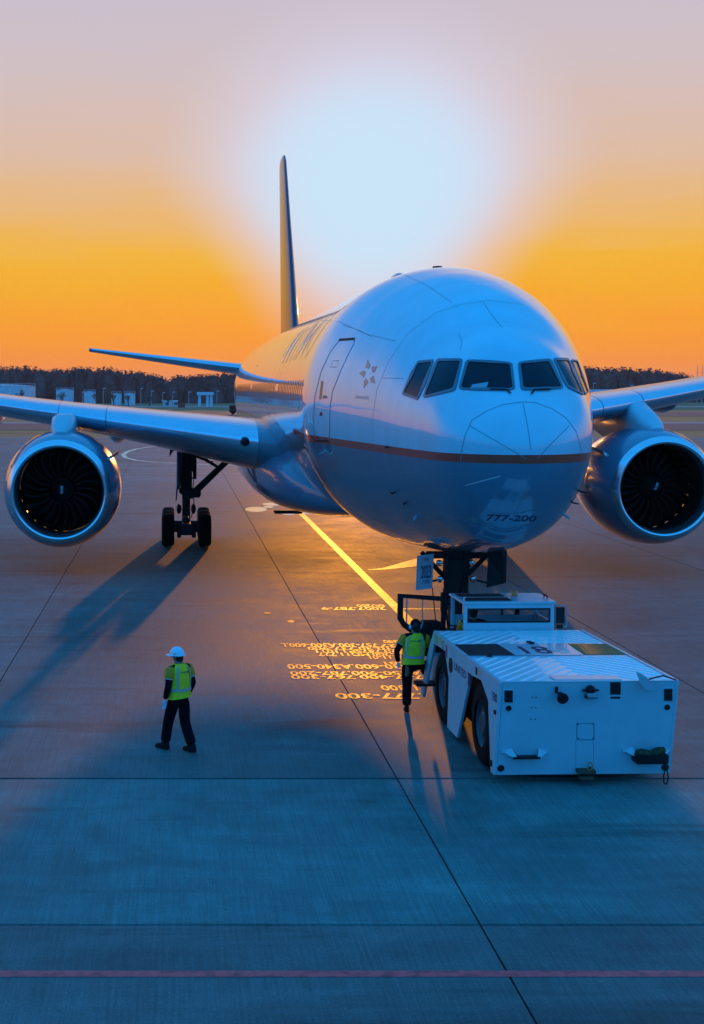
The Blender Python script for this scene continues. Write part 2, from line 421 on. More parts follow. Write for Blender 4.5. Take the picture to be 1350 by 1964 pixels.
Z1 = .004
def mark(name, pts, m_, kind='structure'):
    q = MB(); q.add([(p[0], p[1], Z1) for p in pts], [tuple(range(len(pts)))]); o = obj(name, q, m_, fix=False); o['kind'] = 'structure'
    return o
def ribbon_g(name, pts, wd, m_):
    q = MB(); vs = []; n = len(pts)
    for i, p in enumerate(pts):
        a = Vector(pts[max(0, i - 1)]).to_2d(); b = Vector(pts[min(n - 1, i + 1)]).to_2d(); d = (b - a).normalized()
        wi = wd[i] if isinstance(wd, list) else wd
        vs += [(p[0] - d.y * wi / 2, p[1] + d.x * wi / 2, Z1), (p[0] + d.y * wi / 2, p[1] - d.x * wi / 2, Z1)]
    q.add(vs, [(2 * i + 1, 2 * i + 3, 2 * i + 2, 2 * i) for i in range(n - 1)])
    o = obj(name, q, m_, fix=False); o['kind'] = 'structure'; return o
mark('red_line', [(-60, 14.48), (60, 14.48), (60, 14.64), (-60, 14.64)], M['line_red'])
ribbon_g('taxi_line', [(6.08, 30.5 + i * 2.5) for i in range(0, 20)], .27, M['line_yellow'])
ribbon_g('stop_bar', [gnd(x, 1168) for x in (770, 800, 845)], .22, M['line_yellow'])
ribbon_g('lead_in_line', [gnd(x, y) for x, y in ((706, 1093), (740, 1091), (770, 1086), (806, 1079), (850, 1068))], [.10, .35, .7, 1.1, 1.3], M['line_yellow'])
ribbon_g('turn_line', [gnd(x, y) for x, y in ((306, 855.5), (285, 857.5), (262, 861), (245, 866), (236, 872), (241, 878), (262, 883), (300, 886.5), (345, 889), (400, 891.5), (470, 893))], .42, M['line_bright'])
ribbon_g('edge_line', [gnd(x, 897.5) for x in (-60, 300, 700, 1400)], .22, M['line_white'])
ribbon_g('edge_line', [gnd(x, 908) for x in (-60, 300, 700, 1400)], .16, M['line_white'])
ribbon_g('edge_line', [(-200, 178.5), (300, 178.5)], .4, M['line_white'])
for px, py, rw, rh in ((491, 977, 21, 5), (528, 967, 26, 3), (590, 966, 12, 2.5), (614, 984, 34, 2.6), (554, 986, 12, 2), (548, 960, 18, 2), (515, 972, 10, 2), (513, 1176, 7, 1.6), (558, 1192, 7, 2)):
    mark('glint_patch' if py < 1000 else 'painted_spot', [gnd(px + rw * cos(t * pi / 8), py + rh * sin(t * pi / 8)) for t in range(16)][::-1], M['glint' if py < 1000 else 'line_yellow'])  # far ovals are added glint patches, near ones painted dashes
# stand stop marks: upside-down aircraft type lettering
def ground_text(s, pxl, pxr, py, h):
    v, f, _ = text2d(s, .028)
    a, b = gnd(pxl, py), gnd(pxr, py); q = MB()
    q.add([(b.x + (a.x - b.x) * x, a.y - (y - .5) * h, Z1) for x, y in v], f)
    o = obj('stand_lettering', q, M['line_yellow'], fix=False); o['kind'] = 'structure'
    for p in o.data.polygons:
        pass
    return o
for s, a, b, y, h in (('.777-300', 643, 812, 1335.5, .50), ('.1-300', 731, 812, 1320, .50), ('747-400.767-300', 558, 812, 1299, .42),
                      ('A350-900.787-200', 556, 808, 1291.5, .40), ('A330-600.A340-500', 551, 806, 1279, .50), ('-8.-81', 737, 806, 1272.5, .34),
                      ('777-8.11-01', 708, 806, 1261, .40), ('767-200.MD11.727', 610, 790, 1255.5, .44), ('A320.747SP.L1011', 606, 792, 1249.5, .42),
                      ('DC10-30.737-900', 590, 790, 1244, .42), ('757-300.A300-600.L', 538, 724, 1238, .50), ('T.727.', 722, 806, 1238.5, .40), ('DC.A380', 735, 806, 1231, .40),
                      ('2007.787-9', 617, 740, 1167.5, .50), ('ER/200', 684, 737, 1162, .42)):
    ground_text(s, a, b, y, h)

# ------------------------------------------------------------ far airfield
def wood():
    q = MB(); R_ = random.Random(3)
    prof_l = [(-80, 700), (0, 704), (60, 702), (90, 709), (150, 703), (205, 707), (245, 712), (272, 713), (300, 720), (322, 732), (332, 722), (350, 720), (400, 718), (450, 714), (520, 712), (600, 718), (700, 720), (800, 722)]
    prof_r = [(1050, 706), (1127, 702), (1160, 706), (1190, 703), (1230, 710), (1260, 709), (1290, 714), (1312, 720), (1340, 724), (1420, 728)]
    trees = []
    for prof, Y0 in ((prof_l, 600), (prof_r, 640)):
        px = prof[0][0]
        while px < prof[-1][0]:
            for row in range(3):
                Y = Y0 + row * 13 + R_.uniform(-4, 4); top = interp(px, [p[0] for p in prof], [p[1] for p in prof]) + (0 if row == 2 else R_.uniform(3, 10)) + (R_.uniform(-1.2, 2.0) if R_.random() < .85 else R_.uniform(-4, 0))
                o, d = ray(px + R_.uniform(-4, 4), top); P = o + d * (Y / d.y)
                trees.append((P.x, Y, max(6, P.z), R_.uniform(2.6, 4.6), R_.random()))
            px += R_.uniform(6, 10)
    for x, y, h, r, k in trees:
        con = k > .75
        rings = []
        for t in (0, .25, .5, .75, .93, 1.0):
            rr = r * .8 * ((1.02 - t) ** .8 * 1.1 if con else sqrt(max(.02, 1 - (2 * t - .85) ** 2 * .75)) * (1 if t < .97 else .3))
            rings.append([(x + rr * cos(a * pi / 4) * R_.uniform(.75, 1.15), y + rr * sin(a * pi / 4) * R_.uniform(.8, 1.1), t * h * .96) for a in range(8)])
        q.loft(rings)
        for _ in range(110):
            t = R_.random() ** .7; a = R_.uniform(0, 2 * pi)
            rr = r * ((1.04 - t) ** .8 * 1.15 if con else sqrt(max(.03, 1 - (2 * t - .85) ** 2 * .75))) * R_.uniform(.8, 1.08)
            c = Vector((x + rr * cos(a), y + rr * sin(a), t * h)); s = R_.uniform(.35, 1.0)
            q.add([c + Vector((R_.uniform(-s, s), R_.uniform(-s, s), R_.uniform(-s * .6, s))) for _ in range(3)], [(0, 1, 2)])
    o = obj('wood', q, M['leaf'], fix=False); o['kind'] = 'stuff'
    tag(o, 'dark mass of mixed trees closing off the airfield', 'wood'); return o
wood()
def hill():
    q = MB(); pts = [(-900, 0), (-500, 9), (-200, 11), (0, 9), (150, 12), (300, 10), (520, 7), (900, 0)]
    q.loft([[(x, y, z * k) for x, z in pts] for y, k in ((700, .02), (760, 1), (900, 1), (1000, .02))], closed=False); return q
hl = struct('hill', hill(), M['leaf'])
TY = 520.0
def at(px, py, Y): o, d = ray(px, py); return o + d * (Y / d.y)
def tank(pxl, pxr, ptop, label, rails):
    a, b = at(pxl, ptop, TY), at(pxr, ptop, TY); r = (b.x - a.x) / 2; h = a.z
    t = thing('storage_tank', label, 'storage tank', ((a.x + b.x) / 2, TY + r, 0), 0, 'white tanks before the wood')
    q = MB(); q.cyl((0, 0, 0), (0, 0, h * .92), r, n=40); obj('tank_wall', q, M['tank'], t, smooth=40)
    q = MB(); q.rev((0, 0, h * .92), (0, 0, 1), [(0, r * 1.01), (h * .05, r * .8), (h * .10, r * .35), (h * .12, .05)], 40); obj('tank_roof', q, M['roofgrey'], t, smooth=40)
    q = MB()
    for i in range(rails):
        an = 2 * pi * i / rails; q.cyl((r * cos(an), r * sin(an), h * .9), (r * cos(an), r * sin(an), h * .92 + 1.1), .07, n=5)
    q.rev((0, 0, h * .92 + 1.0), (0, 0, 1), [(0, r), (.12, r), (.12, r - .1), (0, r - .1)], 40)
    obj('handrail', q, M['pole'], t)
tank(-60, 62, 738, 'widest white storage tank, at the far left edge before the wood', 40)
tank(106, 140, 747, 'white round tank second from the left before the wood', 20)
tank(160, 183, 751, 'small white tank right of the ribbed round tank', 14)
tank(213, 233, 755, 'small white tank touching the pair behind the wing, left one', 12)
tank(238, 259, 754, 'small white tank furthest right of the row before the wood', 12)
for px, ptop, lb in ((158, 752, 'slim lamp post between second and third tank'), (198, 745, 'slim lamp post right of the third tank'), (270, 745, 'tallest slim lamp post right of the last tank'),
                 (290, 750, 'lamp post in the open ground right of the tanks'), (312, 753, 'lamp post left of the low white shed'), (331, 752, 'lamp post above the low white shed'),
                 (362, 752, 'lamp post midway between shed and canopy'), (416, 750, 'lamp post right of the white canopy'), (1138, 735, 'lamp post beside the white roof right of the nose'), (1210, 739, 'lamp post near the right end of the white roof')):
    P = at(px, ptop, 500); t = thing('lamp_post', lb, 'lamp post', (P.x, 500, 0), 0, 'lamp posts along the far road')
    q = MB(); q.cyl((0, 0, 0), (0, 0, P.z), .13, .08, 6); obj('pole', q, M['pole'], t)
    q = MB(); q.box((.4, 0, P.z), (1.0, .35, .18)); obj('lamp_head', q, M['tank'], t)
# canopy
P0, P1 = at(378, 755, 480), at(410, 755, 480); cw = P1.x - P0.x
t = thing('canopy', 'flat white canopy on pillars before the dark trees', 'canopy', (P0.x, 480, 0))
q = MB(); q.box((cw / 2, 2, P0.z), (cw, 6, 1.0)); obj('canopy_roof', q, M['tank'], t)
for fx, fy in ((.15, 0), (.62, 0), (.85, 0), (.15, 4), (.85, 4)):
    q = MB(); q.box((cw * fx, fy, (P0.z - .5) / 2), (.9, .6, P0.z - .5)); obj('pillar', q, M['tank'], t)
def shed(px0, px1, ptop, Y, h_lab, name='shed', roof=None):
    a, b = at(px0, ptop, Y), at(px1, ptop, Y); wd = b.x - a.x; h = max(1.2, a.z)
    t = thing(name, h_lab, 'shed', (a.x, Y, 0))
    q = MB(); q.box((wd / 2, 4, h * .42), (wd, 8, h * .84)); obj('wall', q, M['tank'], t)
    q = MB(); q.prism([(-.3, -.3, h * .84), (-.3, 8.3, h * .84), (-.3, 4, h)], (0, 0, 0), (wd + .6, 0, 0)); obj('roof', q, M['roofgrey'], t)
    for i in range(max(2, int(wd / 3))):
        q = MB(); q.box((1.5 + i * 3, -.04, h * .4), (1.2, .1, h * .3)); obj('window', q, M['dark'], t)
    return t
shed(312, 340, 768, 505, 'low white shed before the dark trees')
shed(455, 520, 765, 505, 'low pale shed behind the tail')
shed(1128, 1215, 747, 505, 'long white-roofed shed right of the aircraft nose')
# airfield truck
def far_truck(px, py, lb, colr):
    g = gnd(px, py); t = thing('service_truck', lb, 'truck', (g.x, g.y, 0))
    q = MB(); q.box((0, 0, 1.3), (4.6, 2.2, 1.7)); obj('body', q, colr, t, bevel=.1)
    q = MB(); q.box((2.9, 0, 1.05), (1.3, 2.1, 1.5)); obj('cab', q, M['tank'], t, bevel=.15)
    for x in (-1.5, 2.6):
        for y in (-1, 1):
            q = MB(); q.cyl((x, y * 1.0 - .12, .45), (x, y * 1.0 + .12, .45), .45, n=12); obj('wheel', q, M['rubber'], t)
far_truck(459, 795, 'small dark truck beside the aircraft tail', M['dark'])
t = thing('marker_board', 'small red board standing in the grass by the runway', 'marker', (gnd(348, 786).x, gnd(348, 786).y, 0))
q = MB(); q.box((0, 0, 1.2), (2.0, .1, 1.2)); obj('board', q, M['signred'], t)
q = MB(); q.cyl((-.7, 0, 0), (-.7, 0, .6), .06, n=6); obj('post', q, M['pole'], t)
q = MB(); q.cyl((.7, 0, 0), (.7, 0, .6), .06, n=6); obj('post', q, M['pole'], t)
for px, lb in ((1338, 'left lattice mast above the right-hand wing'), (1347, 'right lattice mast at the photo edge')):
    P = at(px, 700, 600); t = thing('radio_mast', lb, 'mast', (P.x, 600, 0), 0, 'masts on the right')
    q = MB(); q.cyl((0, 0, 0), (0, 0, P.z), .25, .08, 5); obj('pole', q, M['pole'], t)
    for k, l_ in ((.8, 1.6), (.9, 1.0)): obj('crossbar', MB().box((0, 0, P.z * k), (l_, .1, .1)), M['pole'], t)
def bare_tree(px, ptop, lb, seed):
    P = at(px, ptop, 495); R_ = random.Random(seed); h = P.z
    t = thing('bare_tree', lb, 'tree', (P.x, 495, 0), 0, 'leafless trees before the tanks')
    q = MB(); q.cyl((0, 0, 0), (0, 0, h * .4), .22, .14, 6); obj('trunk', q, M['bark'], t)
    q = MB()
    def br(p, d, l, r, k):
        e = p + d * l; q.cyl(p, e, r, r * .6, 4, False)
        if k == 0: return
        for _ in range(3):
            nd = (d + Vector((R_.uniform(-.8, .8), R_.uniform(-.8, .8), R_.uniform(-.1, .5)))).normalized(); br(p + d * l * R_.uniform(.5, 1), nd, l * .72, r * .6, k - 1)
    for _ in range(4): br(Vector((0, 0, h * R_.uniform(.25, .4))), Vector((R_.uniform(-.7, .7), R_.uniform(-.7, .7), 1)).normalized(), h * .28, .13, 4)
    obj('crown', q, M['bark'], t)
for i, (px, pt, lb) in enumerate(((38, 748, 'leafless tree before the widest tank'), (118, 752, 'leafless tree covering the second tank'), (185, 752, 'leafless tree at the right side of the third tank'),
                                  (218, 754, 'leafless tree before the fourth tank'), (246, 757, 'leafless tree before the furthest right tank'), (287, 759, 'leafless tree standing alone right of the tanks'), (322, 762, 'leafless tree before the low white shed'))):
    bare_tree(px, pt, lb, i)

# ------------------------------------------------------------ aircraft
AO = Vector((5.938, 24.74, 0))
AC = thing('airliner', 'large white and grey twin-engine passenger jet with gold cheatline facing the camera', 'aircraft', AO)
KN = [0, .15, .4, .8, 1.4, 2.2, 3.2, 4.5, 6, 8.]
KT = [0, .147, .236, .365, .502, .595, .741, .848, .934, 1]; KB = [0, .264, .394, .55, .70, .773, .842, .895, .96, 1]; KW = [0, .2, .332, .435, .497, .573, .662, .771, .891, 1]
ZC, Z0, HR = 5.56, 4.958, 3.1
SQ = [sqrt(k / 8) for k in KN]
RS = [44, 48, 52, 56, 59, 61.5, 63.2]
RT = [8.66, 8.63, 8.50, 8.28, 8.02, 7.72, 7.30]; RB = [2.46, 3.0, 3.85, 4.75, 5.45, 6.05, 6.6]; RW = [3.1, 3.0, 2.62, 2.0, 1.4, .8, .25]
def hprof(s):
    if s <= 8:
        q = sqrt(max(0, s) / 8); w_ = pchip(SQ, KW, q)
        return Z0 + (ZC + HR - Z0) * pchip(SQ, KT, q), Z0 + (ZC - HR - Z0) * pchip(SQ, KB, q), HR * w_, Z0 + (ZC - Z0) * w_ ** 1.3
    if s <= 44: return ZC + HR, ZC - HR, HR, ZC
    T, B, W = interp(s, RS, RT), interp(s, RS, RB), interp(s, RS, RW)
    return T, B, W, (T + B) / 2
def hpt(s, a, off=0):
    """a: angle, 0 = +x side, 90 = crown, 180 = -x side"""
    T, B, W, Mz = hprof(s); r = radians(a); sn = sin(r)
    return Vector((W * cos(r) + off * cos(r), s, Mz + ((T - Mz) if sn > 0 else (Mz - B)) * sn + off * sn))
NS = 120
def build_hull():
    q = MB()
    ss = [8 * (i / 56) ** 2 for i in range(57)]; ss[0] = .0004
    ss += [8 + 1.0 * i for i in range(1, 37)] + [44 + .8 * i for i in range(1, 24)] + [63.0, 63.2]
    q.loft([[hpt(s, 360 * i / NS) for i in range(NS)] for s in ss]); return q
hq = build_hull()
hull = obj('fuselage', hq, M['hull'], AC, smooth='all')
bvh = BVHTree.FromPolygons([Vector(v) for v in hq.v], [list(f) for f in hq.f])
def onhull(px, py, off=.004):
    o, d = ray(px, py); loc, nr, idx, dist = bvh.ray_cast(o - AO, d)
    if loc is None: return None, None
    if nr.dot(d) > 0: nr = -nr
    return loc + nr * off, nr
def hull_line(name, pts, wd, m_, off=.004, parent=None, step=6, label=None):
    # densify in the picture, lay on the surface as a thin raised strip
    P = []
    for (x0, y0), (x1, y1) in zip(pts[:-1], pts[1:]):
        k = max(1, int(math.hypot(x1 - x0, y1 - y0) / step))
        for i in range(k): P.append(onhull(lerp(x0, x1, i / k), lerp(y0, y1, i / k), off))
    P.append(onhull(*pts[-1], off)); P = [p for p in P if p[0] is not None]
    q = MB(); vs = []
    for i, (p, n_) in enumerate(P):
        d = (P[min(i + 1, len(P) - 1)][0] - P[max(0, i - 1)][0]).normalized(); s_ = d.cross(n_).normalized() * wd / 2
        vs += [p - s_, p + s_]
    if len(P) < 2: return
    q.add(vs, [(2 * i, 2 * i + 1, 2 * i + 3, 2 * i + 2) for i in range(len(P) - 1)])
    return obj(name, q, m_, parent or hull, label=label, smooth='all')
def hull_quad(c, nu=10, nv=10, off=.006):
    """c: 4 picture corners -> patch on the surface"""
    q = MB(); vs = []
    for j in range(nv + 1):
        for i in range(nu + 1):
            u, v = i / nu, j / nv
            x = lerp(lerp(c[0][0], c[1][0], u), lerp(c[3][0], c[2][0], u), v); y = lerp(lerp(c[0][1], c[1][1], u), lerp(c[3][1], c[2][1], u), v)
            p, _ = onhull(x, y, off); vs.append(p if p else Vector((0, 5, 5)))
    q.add(vs, [(j * (nu + 1) + i, j * (nu + 1) + i + 1, (j + 1) * (nu + 1) + i + 1, (j + 1) * (nu + 1) + i) for j in range(nv) for i in range(nu)])
    return q
def rounded(c, r=.12, k=4):
    n = len(c); out = []
    for i in range(n):
        p, a, b = Vector(c[i]), Vector(c[i - 1]), Vector(c[(i + 1) % n])
        A = p + (a - p) * r; B = p + (b - p) * r
        for t in range(k + 1):
            t /= k; out.append((A * (1 - t) ** 2 + p * 2 * t * (1 - t) + B * t * t)[:])
    return out
def dens(poly, step=5):
    out = []
    for i in range(len(poly)):
        a, b = poly[i], poly[(i + 1) % len(poly)]; k = max(1, int(math.hypot(b[0] - a[0], b[1] - a[1]) / step))
        out += [(lerp(a[0], b[0], t / k), lerp(a[1], b[1], t / k)) for t in range(k)]
    return out
def hull_ring(c, grow, inset, off, thick=.02):
    """raised frame between the pane outline shrunk by inset px and grown by grow px"""
    cx = sum(p[0] for p in c) / len(c); cy = sum(p[1] for p in c) / len(c)
    base = dens(rounded(c, .10)); q = MB(); n = len(base); vs = []
    for k, o_ in ((-inset, off), (-inset, off + thick), (grow, off + thick), (grow, off)):
        for x, y in base:
            d = Vector((x - cx, y - cy)); l_ = d.length; d = d / l_
            hx_, hy_ = abs(d.x), abs(d.y); e = Vector((x, y)) + d * k * (1 / max(hx_, hy_) ** .6)
            p, _ = onhull(e.x, e.y, o_); vs.append(p if p else (vs[-1] if vs else Vector((0, 5, 5))))
    fs = [(a * n + i, a * n + (i + 1) % n, (a + 1) * n + (i + 1) % n, (a + 1) * n + i) for a in range(3) for i in range(n)]
    q.add(vs, fs); return q
panes = [[(774, 754), (801.6, 764.5), (830.5, 693), (802, 696)], [(814, 761), (870.6, 746.6), (885, 691.6), (840, 692)],
         [(882.7, 746), (984.5, 746.6), (979, 698), (897, 693)], [(1002, 746), (1077.7, 744), (1053, 692), (996, 697.7)],
         [(1088, 741), (1117, 756), (1089, 691), (1063, 691)], [(1121, 757), (1127, 752), (1106, 693), (1095, 691)]]
for i, c in enumerate(panes):
    w_ = obj('cockpit_window', hull_quad(c, 10, 8, .006), M['glass_dark'], hull, smooth='all')
    obj('window_frame', hull_ring(c, 3.4 if i < 5 else 1.2, 1.6, .002 + .0012 * i, .016), M['frame'], hull, smooth=40)
# papers on the glare shield
obj('paper', hull_quad([(901, 746), (932, 746), (937, 733), (906, 738)], 3, 3, .010), M['greytext'], hull)
# wipers
for pts in (((940, 748), (972, 749), (979, 756)), ((1018, 757), (1024, 749), (1055, 748))):
    hull_line('wiper', pts, .035, M['black'], .03)
# radome seam, lightning strips
hull_line('radome_seam', [(884, 899), (884, 881), (886, 860), (892, 835), (905, 806), (934, 788), (965, 776), (1001, 771), (1025, 772), (1059, 784), (1086, 802), (1105, 828), (1114, 860), (1114, 885), (1108, 915), (1092, 945), (1051, 971), (1026, 977), (991, 985), (943, 983), (922, 972), (898, 947), (887, 921), (884, 899)], .011, M['seam'])
for a in (((901, 817), (955, 848), (1009, 880)), ((1003, 773), (1012, 820), (1018, 862)), ((1092, 816), (1060, 848), (1030, 880)), ((1018, 899), (1010, 935), (991, 979)), ((1035, 902), (1062, 914), (1082, 930))):
    hull_line('lightning_strip', a, .010, M['seam'])
hull_line('lightning_strip', ((893, 931), (925, 922), (960, 913)), .02, M['seam_light'], .006, label='pale lightning strip low on the radome')
# skin joints
for a in (((715, 853), (715, 800), (723, 747), (745, 693), (782, 640), (835, 600), (883, 584), (937, 576), (1006, 584)), ((771, 525), (820, 548), (867, 581)),
          ((926, 579), (940, 600), (963, 629)), ((734, 725), (774, 726)), ((721, 904), (800, 907), (883, 909)), ((657, 623), (690, 634), (714, 647)), ((880, 640), (886, 656), (882, 672)),
          ((721, 904), (722, 940), (735, 965)), ((716, 853), (721, 904)), ((505, 650), (560, 631), (617, 614), (650, 617), (700, 640), (760, 655)), ((530, 700), (540, 672), (552, 650))):
    hull_line('skin_joint', a, .009, M['seam'], .003)
for sj in (10.6, 14.2, 19.5, 25.0):
    q = MB(); vs = []
    for i in range(49):
        a = 100 + i * 2.6; vs += [hpt(sj - .006, a, .003), hpt(sj + .006, a, .003)]
    q.add(vs, [(2 * i, 2 * i + 1, 2 * i + 3, 2 * i + 2) for i in range(48)]); obj('skin_joint', q, M['seam'], hull, fix=False)
# entry door
DO = [(652, 651), (680, 650), (679, 658), (666, 684), (654, 710), (638, 750), (633, 780), (632, 838), (629, 845), (607, 844), (603, 836), (601, 800), (604, 760), (616, 712), (634, 674), (652, 651)]
door = obj('entry_door', hull_ring(DO[:-1], .0, .0, .0, .001), M['hull'], AC)
bpy.data.objects.remove(door)
door = hull_line('entry_door', DO, .035, M['seam'], .004, parent=AC, step=4)
hull_line('door_gap', [(650, 652), (680, 650)], .06, M['black'], .006, parent=door); hull_line('door_gap', [(606, 845), (630, 846)], .05, M['black'], .006, parent=door)
obj('door_window', hull_quad([(612, 766), (616, 766), (620, 731), (616, 731)], 3, 8, .006), M['pax'], door)
hull_line('vent_panel', [(639, 692), (650, 692), (646, 704), (633, 704), (639, 692)], .012, M['seam'], .004, parent=door)
obj('handle', hull_quad([(619, 764), (627, 764), (627, 759), (620, 758)], 3, 3, .007), M['frame'], door)
obj('placard', hull_quad([(613, 798), (618, 797), (618, 790), (614, 791)], 2, 2, .006), M['redlens'], door)
# cabin windows along both sides (real spacing, on the side of the hull)
WZ = 6.02
wa = math.degrees(math.asin((WZ - ZC) / HR))
def cabin_window(s, side):
    q = MB(); vs = []; n = 14
    for i in range(n):
        t = 2 * pi * i / n; ex = .115 * (abs(cos(t)) ** .6) * (1 if cos(t) > 0 else -1); ez = .18 * (abs(sin(t)) ** .6) * (1 if sin(t) > 0 else -1)
        a = math.degrees(math.asin((WZ + ez - ZC) / HR)); a = a if side > 0 else 180 - a; vs.append(hpt(s + ex, a, .006))
    q.add(vs, [tuple(range(n))]); return obj('cabin_window', q, M['pax'], hull, fix=False)
s_ = 8.35
while s_ < 50:
    if not (16.0 < s_ < 17.2 or 30 < s_ < 31.2 or 43.5 < s_ < 44.6):
        for sd_ in (-1, 1): cabin_window(s_, sd_)
    s_ += .533
# rear doors
for s0 in (16.6, 30.6, 44.0):
    for side in (-1, 1):
        q = MB(); vs = []; loop = [(-.5, -.95), (-.5, .9), (.5, .9), (.5, -.95), (-.5, -.95)]; P = []
        for (a0, b0), (a1, b1) in zip(loop[:-1], loop[1:]):
            for k in range(10):
                ds, dz = lerp(a0, a1, k / 10), lerp(b0, b1, k / 10); a = math.degrees(math.asin((5.95 + dz - ZC) / HR)); a = a if side > 0 else 180 - a
                P.append((hpt(s0 + ds, a, .005), hpt(s0 + ds, a, 1.005) - hpt(s0 + ds, a, .005)))
        n = len(P)
        for i, (p, n_) in enumerate(P):
            d = (P[(i + 1) % n][0] - P[i - 1][0]).normalized(); sv = d.cross(n_).normalized() * .012; vs += [p - sv, p + sv]
        q.add(vs, [(2 * i, 2 * i + 1, (2 * i + 3) % (2 * n), (2 * i + 2) % (2 * n)) for i in range(n)])
        obj('cabin_door_outline', q, M['seam'], hull)
# big lettering on the sides, above the windows
def side_text(s, s0, length, z0, h, side, m_):
    v, f, _ = text2d(s, .02); bm = bmesh.new(); vv = [bm.verts.new((x, y, 0)) for x, y in v]
    for fc in f:
        try: bm.faces.new([vv[i] for i in fc])
        except ValueError: pass
    bmesh.ops.triangulate(bm, faces=bm.faces)
    for _ in range(3): bmesh.ops.subdivide_edges(bm, edges=[e for e in bm.edges if abs(e.verts[0].co.y - e.verts[1].co.y) > .15], cuts=1)
    for p in bm.verts:
        ss_ = s0 + (1 - p.co.x if side > 0 else p.co.x) * length; z = z0 + p.co.y * h
        a = math.degrees(math.asin(min(.999, (z - ZC) / HR))); p.co = hpt(ss_, a if side > 0 else 180 - a, .006)
    me = bpy.data.meshes.new('lettering'); bm.to_mesh(me); bm.free(); return obj('lettering', me, m_, hull)
M['hulltext'] = mat('hull_lettering', (.40, .735, .855), .35, coat=1)
side_text('UNITED', 9.2, 9.5, 6.75, 1.05, -1, M['hulltext']); side_text('UNITED', 9.2, 9.5, 6.75, 1.05, 1, M['hulltext'])
def px_text(s, q4, m_, name='lettering', bold=.02, off=.006, parent=None):
    """q4: picture corners bottom-left, bottom-right, top-right, top-left of the lettering"""
    v, f, _ = text2d(s, bold); q = MB(); vs = []
    for x, y in v:
        X = lerp(lerp(q4[0][0], q4[1][0], x), lerp(q4[3][0], q4[2][0], x), y); Y = lerp(lerp(q4[0][1], q4[1][1], x), lerp(q4[3][1], q4[2][1], x), y)
        p, _ = onhull(X, Y, off); vs.append(p)
    q.add(vs, f); return obj(name, q, m_, parent or hull, fix=False)
px_text('777-200', [(931, 998), (1026, 1000), (1031, 989), (934, 986)], M['navytext'], bold=.03)
px_text('STAR ALLIANCE', [(681, 764), (707, 766), (707, 760), (682, 758)], M['greytext'])
# five-piece star emblem
em = None
for k in range(5):
    an = radians(90 + 72 * k + 8); 
    def E_(r, a): return (707 + 18 * r * cos(a) + 3 * r * sin(a), 717.5 - 29 * r * sin(a))
    P3 = [onhull(*E_(1.0, an + .12), .006)[0], onhull(*E_(.55, an + .62), .006)[0], onhull(*E_(.36, an - .15), .006)[0], onhull(*E_(.62, an - .25), .006)[0]]
    q = MB(); q.add(P3, [(0, 1, 2, 3)]); obj('star_emblem', q, M['stargrey'], hull, fix=False)
# probes and small fittings
def stub(name, px, py, d, l, r, m_):
    p, n_ = onhull(px, py, -.01)
    if p is None: return
    q = MB(); e = p + n_ * l * .5; q.cyl(p, e, r, r * .8, 8); q.cyl(e, e + Vector(d) * l, r * .9, r * .6, 8); return obj(name, q, m_, hull, smooth=40)
stub('pitot_probe', 743, 857, (0, -1, 0), .12, .022, M['black'])
stub('pitot_probe', 757, 944, (-.4, -1, .2), .13, .022, M['gear']); stub('pitot_probe', 777, 965, (0, -1, 0), .10, .022, M['black'])
stub('air_probe', 799, 990, (-.2, -.4, -.6), .10, .035, M['white']); stub('air_probe', 1080, 985, (.6, -.3, -.5), .12, .03, M['white'])
stub('pitot_probe', 1108, 940, (.6, -.6, -.1), .14, .02, M['black']); stub('pitot_probe', 1096, 962, (.6, -.6, -.1), .12, .018, M['black'])
# antennas on the crown
def blade_ant(s, l, h, wd, m_=None, name='antenna'):
    z = hprof(s)[0]; q = MB()
    q.loft([[(-wd / 2, s + l / 2, z - .1), (0, s, z - .1), (wd / 2, s + l / 2, z - .1), (0, s + l, z - .1)], [(-wd / 3, s + l * .6, z + h), (0, s + l * .3, z + h), (wd / 3, s + l * .6, z + h), (0, s + l, z + h)]])
    return obj(name, q, m_ or M['gear'], hull)
blade_ant(8.3, .5, .09, .32, M['dark']); 
q = MB(); q.ell((0, 14.5, 8.64), (.26, 1.1, .42)); obj('satellite_dome', q, M['grey_paint'], hull, smooth='all')
blade_ant(30, .4, .35, .05); blade_ant(38, .4, .3, .05)
q = MB(); q.ell((0, 27, 8.68), (.07, .1, .09)); obj('beacon', q, M['redlens'], hull, smooth='all')

# belly fairing
def fairing():
    rings = []
    for s, wd, zb, zt in ((15.5, .4, 2.47, 2.6), (16.5, 1.5, 2.38, 3.2), (18, 2.5, 2.22, 3.8), (20, 3.1, 2.06, 4.3), (22.5, 3.42, 1.94, 4.6), (26, 3.5, 1.88, 4.6), (33, 3.5, 1.9, 4.5), (38, 3.2, 2.05, 4.2), (41, 2.5, 2.25, 3.8), (43.5, .8, 2.5, 3.0)):
        rg = []; mz = lerp(zb, zt, .55)
        for i in range(40):
            t = 2 * pi * i / 40; e = .72; c_, s_ = cos(t), sin(t)
            x = wd * abs(c_) ** e * (1 if c_ > 0 else -1); z = mz + (zt - mz if s_ > 0 else mz - zb) * abs(s_) ** e * (1 if s_ > 0 else -1)
            rg.append((x, s, z))
        rings.append(rg)
    q = MB(); q.loft(rings); return q
fair = obj('belly_fairing', fairing(), M['grey_paint'], AC, smooth='all')
q = MB()
for y_ in (23.3,): q.box((-2.2, y_, 1.93), (.9, .75, .05))
obj('air_inlet', q, M['black'], fair)

